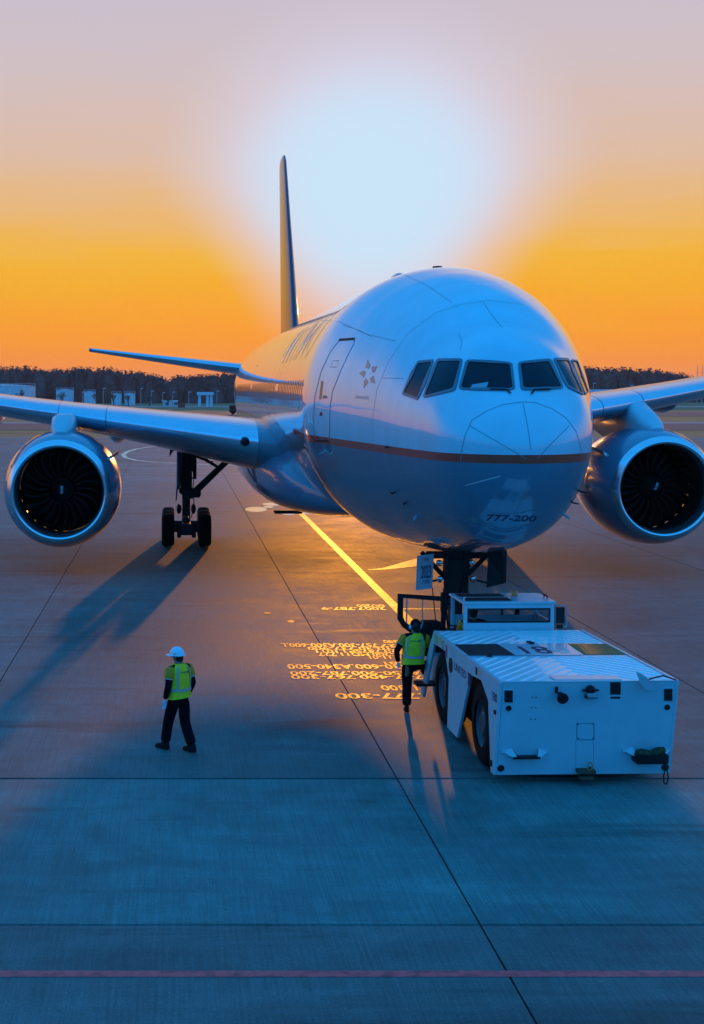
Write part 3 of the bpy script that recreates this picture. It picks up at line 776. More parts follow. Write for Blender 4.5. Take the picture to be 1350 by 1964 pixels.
# wings
def foil(a, s, z, ch, tc, side, drop=0, n=16):
    """airfoil ring at span a"""
    up, lo = [], []
    for i in range(n + 1):
        t = (i / n) ** 2 if i < n else 1.0
        th = tc * ch * 5 * (.2969 * sqrt(t) - .126 * t - .3516 * t * t + .2843 * t ** 3 - .1036 * t ** 4)
        up.append((side * a, s + t * ch, z + th * .82 + .015 * ch * (1 - t) * t)); lo.append((side * a, s + t * ch, z - th * (1.18 + drop) + .01 * ch * t))
    return up[::-1] + lo[1:-1]
def wle(a): return 20.2 + .66 * (a - 3.1)
def wz(a, side): return 4.34 + .122 * (a - 3.2) + (0 if side < 0 else (.36 + .02 * (a - 7)) * min(1, max(0, (a - 3) / 3))) + .0016 * max(0, a - 10) ** 2
def wch(a): return interp(a, [2.4, 3.1, 10, 30.4], [13.6, 12.9, 7.9, 2.1])
for side in (-1, 1):
    st = [1.8, 3.1, 4.0, 5.0, 6.5, 8, 9.6, 12, 15, 19, 23, 27, 29.8, 30.5]
    q = MB(); q.loft([foil(a, wle(a), wz(a, side), wch(a) * (1 if a < 30.4 else .6), interp(a, [3, 10, 30], [.118, .112, .095]), side, interp(a, [3, 8], [.28, 0])) for a in st])
    wing = obj('wing', q, M['wing_paint'], AC, smooth=50)
    # slats: polished leading edge in panels
    def lead(a0, a1, n=8):
        qq = MB(); rings = []
        for k in range(n + 1):
            a = lerp(a0, a1, k / n); full = foil(a, wle(a) - .018, wz(a, side), wch(a), interp(a, [3, 10, 30], [.121, .115, .099]), side, interp(a, [3, 8], [.28, 0]))
            # points near the nose: upper part reversed order -> indices around n
            rings.append(full[16 - 7:16 + 5])
        qq.loft(rings, closed=False); return qq
    for a0, a1 in ((3.35, 8.2), (8.23, 9.86), (9.89, 14.0), (14.04, 18), (18.04, 22), (22.04, 26), (26.04, 29.6)):
        o = obj('slat', lead(a0, a1), M['slat_metal'], wing, smooth='all')
    # landing light in the root
    q = MB(); zz = wz(3.75, side); q.rev((side * 3.75, wle(3.75) - .12, zz - .05), (0, 1, 0), [(0, .0), (.02, .12), (.10, .15), (.3, .155)], 20); obj('landing_light', q, M['glass_dark'], wing, smooth=40)
    # flap track fairings
    for a in (8.05, 13.0, 18.5):
        z = wz(a, side) - .62; s0 = wle(a) + wch(a) * .55; q = MB()
        q.rev((side * a, s0, z), (0, 1, 0), [(0, .03), (.5, .22), (1.4, .36), (3, .36), (4.6, .2), (5.4, .03)], 16); obj('flap_fairing', q, M['grey_paint'], wing, smooth='all')
    # stabiliser
    q = MB(); q.loft([foil(a, 51.2 + .68 * a, 6.75 + .135 * a, interp(a, [1, 10.7], [7.0, 2.3]), .10, side) for a in (.8, 2, 4, 6, 8, 10, 10.6, 10.8)])
    obj('tailplane', q, M['wing_paint'], AC, smooth=50)
    q = MB()
    rings = [foil(a, 51.2 + .68 * a - .02, 6.75 + .135 * a, interp(a, [1, 10.7], [7.0, 2.3]), .105, side)[16 - 5:16 + 5] for a in (2.2, 4, 6, 8, 10, 10.6)]
    q.loft(rings, closed=False); obj('leading_edge', q, M['slat_metal'], AC, smooth='all')
# fin
def vfoil(z, s, ch, tc, n=14):
    rt, lf = [], []
    for i in range(n + 1):
        t = (i / n) ** 2 if i < n else 1.0
        th = tc * ch * 5 * (.2969 * sqrt(t) - .126 * t - .3516 * t * t + .2843 * t ** 3 - .1036 * t ** 4)
        rt.append((th, s + t * ch, z)); lf.append((-th, s + t * ch, z))
    return rt[::-1] + lf[1:-1]
q = MB(); q.loft([vfoil(z, s, ch, tc) for z, s, ch, tc in ((8.0, 46.4, 11.2, .064), (8.7, 47.2, 10.4, .066), (9.6, 48.0, 9.6, .068), (12, 49.9, 8.2, .064), (15, 52.4, 6.3, .062), (18.2, 55.0, 4.4, .060), (18.55, 55.5, 3.8, .05), (18.65, 56.1, 2.8, .03))])
fin = obj('tail_fin', q, M['tail_blue'], AC, smooth=50)

# engines
def engine(side):
    X, Yc, Zc = side * 9.61, 21.35, 2.74 + (.09 if side > 0 else -.02)
    o = Vector((X, Yc, Zc)); ax = (0, 1, 0); n = 72
    prof = [(.22, 1.66), (.5, 1.76), (1.0, 1.86), (1.8, 1.92), (2.8, 1.90), (3.8, 1.78), (4.8, 1.60), (5.3, 1.50), (5.3, 1.46), (4.5, 1.52), (3, 1.5), (1.6, 1.43), (1.1, 1.42)]
    q = MB(); q.rev(o, ax, prof, n); eng = obj('engine', q, M['nacelle'], AC, smooth=50)
    lip = [(.22, 1.661), (.10, 1.60), (.02, 1.53), (0, 1.485), (.03, 1.44), (.12, 1.40), (.35, 1.375), (.55, 1.37)]
    q = MB(); q.rev(o, ax, lip, n); obj('inlet_lip', q, M['lip_metal'], eng, smooth='all')
    q = MB(); q.rev(o, ax, [(.55, 1.37), (.9, 1.385), (1.15, 1.42), (2.0, 1.43)], n); obj('inlet_duct', q, M['black'], eng, smooth='all')
    q = MB(); q.rev(o, ax, [(.98, .02), (1.02, .08), (1.15, .18), (1.35, .30), (1.6, .40), (1.75, .43)], 40); sp_ = obj('spinner', q, M['black'], eng, smooth='all')
    q = MB(); q.cyl(o + Vector((0, 2.05, 0)), o + Vector((0, 2.1, 0)), 1.43, n=48); obj('fan_light_block', q, M['black'], eng)  # duct-wide disc, sized to block rear light leaking past the blades
    q = MB(); q.box(o + Vector((side * .0 + .02, 1.0, .02)), (.075, .02, .24), Matrix.Rotation(radians(20 if side > 0 else 2), 3, 'Y')); obj('spinner_mark', q, M['white'], eng)
    # blades: 22 wide, twisted, swept
    bm_ = MB(); rings = []
    for k in range(9):
        t = k / 8; r = lerp(.36, 1.385, t); tw = lerp(.45, 1.12, t); ch = lerp(.34, .46, t) * (1 - .15 * t ** 4); sw = .10 * sin(pi * t) - .22 * t ** 3
        rg = []
        for (c_, th) in ((-.5, 0), (-.2, .016), (.2, .016), (.5, 0), (.2, -.010), (-.2, -.010)):
            cc = c_ * ch; camber = .06 * (1 - (2 * c_) ** 2)
            ax_ = cc * cos(tw) - (th + camber) * sin(tw); tg = cc * sin(tw) + (th + camber) * cos(tw) + sw * .9
            rg.append((r * cos(tg / r), 1.62 + ax_, r * sin(tg / r)))
        rings.append(rg)
    bm_.loft(rings)
    me = None
    for k in range(22):
        if me is None:
            b = obj('fan_blade', bm_, M['blade'], eng, smooth='all'); me = b.data
        else:
            b = bpy.data.objects.new('fan_blade', me); col.objects.link(b); b.parent = eng
        b.location = o; b.rotation_euler = (0, 2 * pi * k / 22, 0)
    # core
    q = MB(); q.rev(o, ax, [(2.1, .9), (4.8, .95), (6.2, .62), (6.3, .5)], 40, True); obj('core_cowl', q, M['gear'], eng, smooth=50)
    # chine
    q = MB(); ang = radians(32); c = o + Vector((-side * 1.86 * cos(ang), 1.2, 1.86 * sin(ang))); dd = Vector((-side * cos(ang), 0, sin(ang)))
    q.prism([c - dd * .1, c + dd * .05 + Vector((0, .0, 0)), c + dd * .28 + Vector((0, .5, 0)), c + dd * .28 + Vector((0, 1.3, 0)), c - dd * .1 + Vector((0, 1.5, 0))], (0, 0, 0), (side * -.06, 0, .14)); obj('chine', q, M['lip_metal'], eng)
    # pylon
    rings = []; zw = wz(9.61, side)
    for s, zt, zb, wd in ((.9, Zc + 1.90, Zc + 1.7, .18), (1.4, Zc + 2.12, Zc + 1.6, .34), (2.2, Zc + 2.42, Zc + 1.5, .42), (3.2, zw + .05, Zc + 1.4, .40), (4.4, zw + .05, Zc + 1.2, .36), (7.5, zw - .3, zw - 1.0, .22)):
        rings.append([(X + wd * cx_ , Yc + s, z) for cx_, z in ((-.55, zt), (-.9, lerp(zt, zb, .12)), (-1, lerp(zt, zb, .4)), (-1, zb), (1, zb), (1, lerp(zt, zb, .4)), (.9, lerp(zt, zb, .12)), (.55, zt))])
    q = MB(); q.loft(rings); obj('pylon', q, M['hull'] if False else M['tug'], eng, smooth=50)
for side in (-1, 1): engine(side)

# landing gear
def wheel(parent, c, r, wd, name='wheel', hubm='gear'):
    x, y, z = c; q = MB()
    q.rev((x - wd / 2, y, z), (1, 0, 0), [(0, r * .55), (.0, r * .80), (.03, r * .92), (.09, r * .985), (wd * .32, r), (wd * .34, r * .982), (wd * .37, r * .982), (wd * .39, r), (wd * .61, r), (wd * .63, r * .982), (wd * .66, r * .982), (wd * .68, r), (wd - .09, r * .985), (wd - .03, r * .92), (wd, r * .80), (wd, r * .55)], 32)
    t = obj(name, q, M['rubber'], parent, smooth=35)
    q = MB(); q.rev((x - wd / 2 + .03, y, z), (1, 0, 0), [(0, .02), (0, r * .25), (.04, r * .3), (.06, r * .5), (0, r * .56), (wd - .06, r * .56), (wd - .12, r * .5), (wd - .1, r * .3), (wd - .06, r * .25), (wd - .06, .02)], 20)
    obj('hub', q, M[hubm], t, smooth=35); return t
for side in (-1, 1):
    gx = side * 5.49; q = MB()
    q.cyl((gx, 32.05, .75), (gx, 32.0, 2.2), .16, n=20); q.cyl((gx, 32.0, 1.9), (gx, 31.9, 4.1), .23, n=20); q.cyl((gx, 32, 1.95), (gx, 32, 2.15), .28, n=20)
    for zz in (2.5, 3.0, 3.4): q.cyl((gx, 31.95, zz), (gx, 31.95, zz + .06), .26, n=16)
    q.box((gx - side * .05, 31.7, 1.9), (.42, .3, .3)); q.box((gx, 31.75, 1.2), (.3, .2, .35)); q.box((gx - side * .2, 31.8, 3.3), (.12, .12, 1.0)); q.cyl((gx - side * .33, 31.8, 2.5), (gx - side * .33, 31.8, 3.7), .07, n=10)
    q.box((gx - side * .38, 31.7, 1.95), (.2, .2, .32)); q.ell((gx - side * .45, 31.7, 1.95), (.13, .13, .18), 10, 6); q.ell((gx + side * .28, 31.7, 1.35), (.1, .1, .2), 10, 6); q.ell((gx - side * .28, 31.7, 1.35), (.1, .1, .2), 10, 6)
    lg = obj('main_gear', q, M['gear'], AC, smooth=40)
    q = MB(); q.box((gx, 32.05, .66), (.34, 3.1, .30)); q.box((gx, 30.45, .66), (.5, .25, .42)); q.box((gx, 31.2, 1.0), (.2, 1.0, .2))
    for dx in (-.28, .28): q.cyl((gx + dx, 30.45, .55), (gx + dx, 30.55, .95), .09, n=10); q.box((gx + dx, 30.5, .5), (.16, .2, .3))
    obj('bogie_beam', q, M['gear'], lg, bevel=.03)
    for k in range(3):
        y = 30.6 + 1.45 * k; q = MB(); q.cyl((gx - .7, y, .635), (gx + .7, y, .635), .09, n=12); obj('axle', q, M['gear'], lg)
        for dx in (-.70, .70): wheel(lg, (gx + dx, y, .635), .635, .48)
    q = MB(); q.cyl((gx - side * .25, 31.8, 1.95), (side * 3.55, 31.6, 3.55), .12, n=12); q.cyl((gx - side * .25, 31.85, 1.8), (side * 3.6, 31.6, 3.45), .06, n=8); obj('side_brace', q, M['gear'], lg, smooth=40)
    q = MB(); q.tube([(gx - side * .1, 31.8, 3.5), (gx - side * .75, 31.75, 3.25), (gx - side * 1.25, 31.7, 2.95)], .06, 8)
    for k in range(4): q.box((gx - side * (.4 + .2 * k), 31.75, 3.42 - .1 * k), (.08, .08, .16))
    obj('hydraulic_line', q, M['gear'], lg)
    q = MB(); q.tube([(gx - side * .22, 31.75, 3.0), (gx - side * .30, 31.7, 2.6), (gx - side * .26, 31.7, 2.2), (gx - side * .3, 31.72, 1.6), (gx - side * .2, 31.6, 1.0)], .02, 6); obj('hose', q, M['black'], lg)
    q = MB(); dx0 = gx + side * .36
    q.prism([(dx0, 31.2, 3.8), (dx0, 32.9, 3.8), (dx0, 32.4, 2.2), (dx0 + side * .06, 31.9, 1.65), (dx0, 31.2, 2.3)], (0, 0, 0), (-side * .05, 0, 0)); q.prism([(dx0 - side * .05, 31.25, 3.7), (dx0 - side * .24, 31.5, 3.7), (dx0 - side * .12, 31.6, 2.2), (dx0 - side * .03, 31.3, 2.1)], (0, 0, 0), (0, .04, 0))
    obj('gear_door', q, M['grey_paint'], lg)
    q = MB(); q.prism([(gx + side * .62, 31, 3.72), (gx - side * .5, 31, 3.82), (gx - side * .5, 31, 3.74), (gx + side * .50, 31, 3.62), (gx + side * .66, 31, 3.38)], (0, 0, 0), (0, .6, 0)); obj('hinge_panel', q, M['gear'], lg)
    q = MB(); q.prism([(side * 2.95, 31.5, 3.35), (side * 3.03, 31.5, 3.35), (side * 3.24, 31.5, 2.75)], (0, 0, 0), (0, .5, 0)); obj('small_door', q, M['gear'], lg)
# nose gear
q = MB(); gy = 6.15
q.cyl((0, gy, .6), (0, gy - .05, 1.6), .11, n=16); q.cyl((0, gy - .05, 1.3), (0, gy - .15, 3.0), .165, n=16); q.cyl((0, gy - .1, 1.55), (0, gy - .1, 1.75), .24, n=16)
q.box((0, gy - .3, 2.25), (.52, .25, .34)); q.box((0, gy - .28, 1.95), (.36, .22, .6)); q.box((.0, gy - .25, 2.5), (1.25, .16, .14)); q.box((0, gy - .28, 1.35), (.26, .2, .5))
for sx_ in (-1, 1):
    q.cyl((sx_ * .16, gy - .2, 1.95), (sx_ * .72, gy - .2, 2.55), .05, n=8); q.cyl((sx_ * .2, gy - .35, 1.7), (sx_ * .2, gy - .35, 2.5), .06, n=8)
    q.cyl((sx_ * .3, gy - .35, 2.0), (sx_ * .78, gy - .3, 1.88), .025, n=6); q.box((sx_ * .26, gy - .3, 1.5), (.1, .14, .4))
ng = obj('nose_gear', q, M['gear'], AC, smooth=40)
for x_, z_ in ((-.44, 2.36), (-.42, 2.02), (.30, 2.36), (.34, 2.02)):
    q = MB(); q.rev((x_ * .92, gy - .58, z_), (0, 1, 0), [(0, .01), (.01, .05), (0, .06), (.02, .07), (.16, .05), (.2, .02)], 20); obj('taxi_light', q, M['gear_bright'], ng, smooth=40)
q = MB(); q.cyl((-.42, gy, .52), (.42, gy, .52), .07, n=12); obj('axle', q, M['gear'], ng)
for dx in (-.33, .33): wheel(ng, (dx, gy, .52), .52, .34)
q = MB(); q.tube([(-.22, gy - .4, 2.4), (-.27, gy - .42, 1.9), (-.2, gy - .42, 1.4), (-.3, gy - .42, 1.0)], .018, 6); obj('hose', q, M['black'], ng); q = MB(); q.tube([(.2, gy - .42, 2.3), (.1, gy - .45, 1.8), (.22, gy - .42, 1.3)], .018, 6); obj('hose', q, M['black'], ng)
# doors beside the nose gear, left one with the number plate
q = MB(); q.prism([(-.93, 5.25, 2.55), (-.62, 5.05, 2.62), (-.65, 5.05, 1.90), (-.95, 5.25, 1.83)], (0, 0, 0), (.012, .03, 0)); dl = obj('nose_gear_door', q, M['white'], AC, label='pale nose gear door with a four-digit number')
q = MB(); q.prism([(.48, 5.3, 2.72), (.78, 5.2, 2.98), (.94, 5.3, 2.62), (.93, 5.3, 1.98), (.52, 5.3, 1.88), (.55, 5.3, 2.5)], (0, 0, 0), (.02, .06, 0)); obj('nose_gear_door', q, M['gear'], AC, bevel=.01, label='dark nose gear door right of the strut')
q = MB(); q.box((.87, 5.27, 2.25), (.03, .03, .5)); obj('door_rib', q, M['gear'], AC)
def door_text(s, u0, u1, z0, h):
    v, f, _ = text2d(s, .02); q = MB()
    q.add([(lerp(-.93, -.65, lerp(u0, u1, x)), lerp(5.25, 5.05, lerp(u0, u1, x)) - .006, z0 + y * h + .05 * lerp(u0, u1, x)) for x, y in v], f); obj('lettering', q, M['navytext'], dl, fix=False)
door_text('2023', .26, .92, 2.08, .27); door_text('TEST', .40, .78, 2.43, .06); door_text('7205', .36, .84, 1.97, .07)
# headset cord
t = obj('headset_cord', MB().tube([Vector((5.32, 29.9, 1.9)), Vector((5.36, 29.8, 1.4)), Vector((5.38, 29.5, .8)), Vector((5.40, 29.3, .01))], .012, 5), M['black']); tag(t, 'thin black cord hanging from the nose gear door to the ground', 'cord')

# ------------------------------------------------------------ pushback tractor
TR = radians(2.0); TO = Vector((6.21, 21.56, 0))
TG = thing('pushback_tractor', 'low white pushback tractor marked 18 parked before the nose gear', 'tractor', TO, TR)
TMI = Matrix.Translation(TO) @ Matrix.Rotation(TR, 4, 'Z'); TMI.invert()
def tdeck(px, py, z=1.62): return TMI @ gnd(px, py, z)
def trear(px, py, off=0.0):
    """point on the sloping rear plate (top y=0, bottom y=.25)"""
    o, d = ray(px, py); o = TMI @ o; d = TMI.to_3x3() @ d; n = Vector((0, 1.45, .25)).normalized()
    # plane through (0,0,1.62) with direction (0,.25,-1.45)
    p0 = Vector((0, 0, 1.62)); t = (p0 - o).dot(n) / d.dot(n); return o + d * t - n * off
Wd = 1.36
side_poly = [(0, 1.62), (4.65, 1.62), (5.0, 1.3), (5.3, .95), (5.72, .25), (5.52, .22), (4.80, 1.12), (4.62, 1.40), (3.70, 1.43), (3.38, 1.0), (3.45, .13), (2.70, .13), (1.82, 1.38), (1.12, 1.43), (.66, 1.2), (.44, .15), (.25, .15)]
for sd_, lb in ((-1, None), (1, None)):
    q = MB(); x0 = sd_ * Wd
    q.prism([(x0, y, z) for y, z in side_poly], (0, 0, 0), (-sd_ * .05, 0, 0)); sp_ = obj('side_skirt', q, M['tug'], TG, bevel=.008)
    # inner edges of the arches
q = MB(); q.prism([(-Wd + .052, 0, 1.617), (-Wd + .052, .25, .15), (-Wd + .052, .29, .15), (-Wd + .052, .045, 1.617)], (0, 0, 0), (2 * Wd - .104, 0, 0)); rear = obj('rear_plate', q, M['tug'], TG)
q = MB(); q.box((0, 3.05, .92), (1.9, 5.1, 1.2)); q.box((0, 2.6, .3), (1.7, 4.2, .3)); obj('chassis', q, M['black'], TG)
q = MB(); q.box((0, 5.55, .72), (2.3, 1.7, .60)); obj('front_body', q, M['tug'], TG, bevel=.03)
q = MB(); q.box((0, 6.55, .55), (2.2, .3, .3)); obj('front_bumper', q, M['dark'], TG, bevel=.03)
# deck: plates with a chevron tread
q = MB(); q.box((0, 2.365, 1.605), (2 * Wd - .11, 4.63, .03)); deck = obj('deck', q, M['tug_deck_lit'], TG)
q = MB(); q.box((-Wd + .02, 2.33, 1.628), (.045, 4.6, .02)); q.box((Wd - .02, 2.33, 1.628), (.045, 4.6, .02)); q.box((0, .02, 1.628), (2.6, .045, .02)); obj('deck_edge', q, M['tug'], TG, bevel=.006)
def clipseg(x0, y0, x1, y1, X0, X1, Y0, Y1):
    t0, t1 = 0, 1; dx, dy = x1 - x0, y1 - y0
    for p, q_ in ((-dx, x0 - X0), (dx, X1 - x0), (-dy, y0 - Y0), (dy, Y1 - y0)):
        if p == 0:
            if q_ < 0: return None
        else:
            r = q_ / p
            if p < 0: t0 = max(t0, r)
            else: t1 = min(t1, r)
    return (x0 + dx * t0, y0 + dy * t0, x0 + dx * t1, y0 + dy * t1) if t1 - t0 > .02 else None
def tread(X0, X1, Y0, Y1, sp=.23):
    q = MB()
    k = -60
    while k < 120:
        for sgn, a, b in ((1, X0, min(X1, 0)), (-1, max(X0, 0), X1)):
            if a >= b: continue
            y0 = k * sp * 1.25
            s = clipseg(0 - 4 * sgn * 1, y0 - 4 * 1.3, 0 + 0, y0, a, b, Y0, Y1) if sgn == 1 else clipseg(0, y0, 4, y0 - 4 * 1.3, a, b, Y0, Y1)
            if s:
                d = Vector((s[2] - s[0], s[3] - s[1], 0)); l_ = d.length; d.normalize(); n_ = Vector((-d.y, d.x, 0)) * .024
                A, B = Vector((s[0], s[1], 1.62)), Vector((s[2], s[3], 1.62)); up = Vector((0, 0, .015)); A2, B2 = A + up, B + up
                q.add([A - n_, A + n_, B + n_, B - n_, A2 - n_ * .4, A2 + n_ * .4, B2 + n_ * .4, B2 - n_ * .4], [(4, 5, 6, 7), (0, 4, 7, 3), (1, 2, 6, 5), (0, 1, 5, 4), (3, 7, 6, 2)])
        k += 1
    return q
yA, yB = tdeck(1000, 1259).y, tdeck(1000, 1235.5).y
q = MB()
for r_ in ((-1.29, 1.29, .30, yA - .06), (-1.29, 1.29, yB + .06, 4.62)):
    tq = tread(*r_); q.add(tq.v, tq.f)
for r_ in ((-1.29, tdeck(1040, 1302).x - .04, .06, .30), (tdeck(1190, 1303).x + .03, 1.29, .06, .30)):
    tq = tread(*r_); q.add(tq.v, tq.f)
tr_ = obj('deck_tread', q, M['tug_deck_lit'], deck); tr_['kind'] = 'stuff'
def dplate(name, pts, m_, z=1.632, th=.02, parent=None):
    P = [tdeck(*p) for p in pts]; q = MB(); q.prism([(p.x, p.y, z) for p in P], (0, 0, 0), (0, 0, -th)); return obj(name, q, m_, parent or TG, bevel=.004)
dplate('vent_grille', [(872, 1237), (954, 1236), (987, 1257), (897, 1258)], M['mesh_dark'])
dplate('vent_grille', [(1088, 1235), (1167, 1236), (1203, 1255.5), (1121, 1256)], M['mesh_olive'])
hp = dplate('hatch', [(957, 1236), (1086.5, 1235), (1119, 1257.5), (989.5, 1258.7)], M['tug'])
dplate('hatch', [(1051, 1298), (1181, 1298), (1193, 1306.5), (1066, 1306.5)], M['tug'], 1.648)
dplate('vent_lip', [(898, 1259.2), (988, 1258), (992, 1262), (905, 1263)], M['tug'])
for p in ((939, 1261), (1014, 1234), (1020, 1236)): dplate('latch', [(p[0] - 5, p[1] - 1), (p[0] + 5, p[1] - 1), (p[0] + 5, p[1] + 1), (p[0] - 5, p[1] + 1)], M['dark'], 1.66)
# seams round the hatches
q = MB(); a, b = tdeck(890, 1259.5), tdeck(1205, 1257.5); q.box(((a.x + b.x) / 2, (a.y + b.y) / 2 - .02, 1.637), (b.x - a.x, .015, .008)); obj('hatch_gap', q, M['seam'], TG)
def tug_text(s, place, m_, parent, bold=.02, name='lettering'):
    v, f, _ = text2d(s, bold); q = MB(); q.add([place(x, y) for x, y in v], f); return obj(name, q, m_, parent, fix=False)
A, B, C_ = tdeck(1010, 1254.5), tdeck(1064, 1253.8), tdeck(1040, 1240.5); 
tug_text('18', lambda x, y: (lerp(A.x, B.x, x), A.y + (C_.y - A.y) * y, 1.6335), M['navytext'], hp, .025)
A0, B0 = tdeck(1068, 1253.5), tdeck(1098, 1252.5)
M['ghost'] = mat('worn_number', (.66, .64, .62), .5)
tug_text('0', lambda x, y: (lerp(A0.x, B0.x, x), A.y + (C_.y - A.y) * y, 1.6335), M['ghost'], hp, .0)
# left side lettering and stickers
xs_ = -Wd - .003
def sidept(y, z): return (xs_, y, z)
tug_text('UNITED', lambda x, y: sidept(lerp(2.98, 2.10, x), 1.25 + .13 * y), M['navytext'], sp_, .02)
def sticker(y0, y1, z0, z1, m_, name='sticker'):
    q = MB(); q.add([sidept(y0, z0), sidept(y1, z0), sidept(y1, z1), sidept(y0, z1)], [(0, 1, 2, 3)]); return obj(name, q, m_, TG, fix=False)
sticker(1.98, 1.80, 1.18, 1.40, M['navytext'], 'globe_emblem')
M['st_green'] = mat('sticker_green', (.10, .45, .22), .5); M['st_orange'] = mat('sticker_orange', (.75, .42, .20), .5); M['st_maroon'] = mat('sticker_maroon', (.35, .06, .18), .5)
sticker(4.58, 4.25, 1.44, 1.60, M['st_green']); sticker(4.18, 4.0, 1.46, 1.60, M['st_orange']); sticker(3.66, 3.52, 1.34, 1.56, M['st_maroon'])
tug_text('G', lambda x, y: sidept(lerp(3.92, 3.80, x), 1.45 + .14 * y), M['navytext'], TG)
sticker(1.30, 1.18, 1.46, 1.57, M['st_orange']); sticker(1.48, 1.36, 1.46, 1.58, M['dark'])
tug_text('180', lambda x, y: sidept(lerp(.42, .12, x), 1.28 + .14 * y), M['navytext'], TG)
def disc(name, c, r, ax, m_, parent=None, dep=.02, n=20, sc=1):
    q = MB(); q.cyl(Vector(c), Vector(c) + Vector(ax) * dep, r, n=n); return obj(name, q, m_, parent or TG, smooth=40)
q = MB(); q.cyl((xs_ - .01, 3.22, 1.27), (xs_ + .01, 3.22, 1.27), .13, n=24); obj('round_vent', q, M['black'], TG)
disc('side_marker', (xs_, .20, 1.13), .035, (-1, 0, 0), M['dark']); disc('side_marker', (xs_, .38, .30), .05, (-1, 0, 0), M['dark'])
# wheels
for y in (1.35, 4.15):
    for sd_ in (-1, 1): wheel(TG, (sd_ * (Wd - .24), y, .685), .685, .38, hubm='hubgrey')
# rear plate fittings
nr = Vector((0, 1.45, .25)).normalized() * -1
def rrect(name, px, py, w_, h_, m_, off=.012, th=.03, parent=None):
    c = [trear(px - w_ / 2, py + h_ / 2, off), trear(px + w_ / 2, py + h_ / 2, off), trear(px + w_ / 2, py - h_ / 2, off), trear(px - w_ / 2, py - h_ / 2, off)]
    q = MB(); q.prism(c, (0, 0, 0), nr * -th); return obj(name, q, m_, parent or rear, bevel=.006)
M['lens_dark'] = mat('smoked_lens', (.02, .008, .008), .15, coat=.6)
for px, py in ((975, 1335), (1281, 1332)):
    rrect('tail_light_rim', px, py, 20, 27, M['tug'], .008); rrect('tail_light', px, py, 16, 23, M['lens_dark'], .018)
for px, py, r in ((975, 1358, .045), (1279, 1356, .045), (960, 1473, .055), (1275, 1471, .058)):
    c = trear(px, py, -.005); disc('lamp_rim', c, r * 1.35, nr, M['tug'], rear, .012, sc=1); disc('reversing_lamp', c, r, nr, M['lens_dark'], rear, .02)
# work lamp on bracket, loudspeaker, camera, recessed socket
c = trear(1073, 1329); q = MB(); q.cyl(c + nr * .02, c + nr * .16 + Vector((0, 0, -.02)), .03, .085, 16); q.cyl(c + nr * .16 + Vector((0, 0, -.02)), c + nr * .18 + Vector((0, 0, -.022)), .085, n=16); obj('work_lamp', q, M['dark'], rear, smooth=40)
q = MB(); q.box(trear(1066, 1322, .03), (.03, .06, .10)); obj('lamp_bracket', q, M['dark'], rear)
c = trear(1130, 1321); q = MB(); q.ell(c + nr * .05, (.075, .06, .075), 14, 8); q.box(c + nr * .06 + Vector((0, 0, .0)), (.24, .03, .03)); obj('siren', q, M['dark'], rear, smooth=40)
q = MB(); q.box(trear(1131, 1329, .08), (.14, .14, .06)); obj('spot_lamp', q, M['white'], rear, bevel=.008); q = MB(); q.box(trear(1131, 1333, .06), (.18, .05, .05)); obj('lamp_bracket', q, M['dark'], rear)
rrect('socket', 1180, 1320, 20, 24, M['lens_dark'], .012); rrect('socket_label', 1180, 1338, 19, 4, M['dark'], .008)
def frame_px(name, x0, x1, y0, y1, wd):
    q = MB()
    for a, b in (((x0, y0), (x1, y0)), ((x1, y0), (x1, y1)), ((x1, y1), (x0, y1)), ((x0, y1), (x0, y0))):
        q.cyl(trear(*a, .003), trear(*b, .003), wd, n=6)
    return obj(name, q, M['seam'], rear)
frame_px('inspection_panel', 1106, 1139, 1387, 1418, .006); frame_px('lower_panel_joint', 1104, 1138, 1420, 1478, .0025)
for px, py in ((1021, 1337), (1028, 1337), (1019, 1357), (1027, 1357), (1018, 1379), (1026, 1379), (1108, 1389), (1137, 1388), (1108, 1416), (1137, 1416)):
    disc('bolt', trear(px, py, 0), .009, nr, M['dark'], rear, .012, 8)
# folding steps on the rear
def step_bar(xa, xb, py, dark):
    q = MB(); a, b = trear(xa, py, .02), trear(xb, py, .02)
    q.prism([a, trear(xa + 16, py - 6, .02), trear(xa + 22, py + 4, .14), trear(xa + 18, py + 6, .14)], (0, 0, 0), (.02, 0, 0))
    q.prism([b, trear(xb - 16, py - 6, .02), trear(xb - 22, py + 4, .14), trear(xb - 18, py + 6, .14)], (0, 0, 0), (.02, 0, 0))
    for x in (xa, xb - 12): q.box(trear(x + 6, py, .02), (.12, .03, .05))
    obj('step_bracket', q, M['tug'], rear)
    q = MB(); q.box((trear(xa + 18, py + 7, .10) + trear(xb - 18, py + 7, .10)) / 2, ((b - a).length - .28, .14, .03)); obj('step_tread', q, M['dark'], rear)
step_bar(962, 1048, 1440, True); step_bar(1194, 1282, 1438, True)
# battered deflector plate on the back edge
c = trear(1234, 1302, .10); q = MB(); q.prism([c + Vector((-.14, .02, .14)), c + Vector((-.02, .0, .08)), c + Vector((.05, -.02, .02)), c + Vector((.17, -.04, -.13)), c + Vector((.10, -.04, -.15)), c + Vector((-.02, -.04, -.12)), c + Vector((-.10, -.02, .0))], (0, 0, 0), (0, .025, .01)); obj('deflector', q, M['white'], rear, bevel=.004)
q = MB(); q.cyl(c + Vector((.03, .03, .02)), c + Vector((.30, .12, .06)), .012, n=6); q.cyl(c + Vector((.30, .12, .06)), tdeck(1297, 1304, 1.64), .012, n=6); obj('deflector_rod', q, M['dark'], rear)
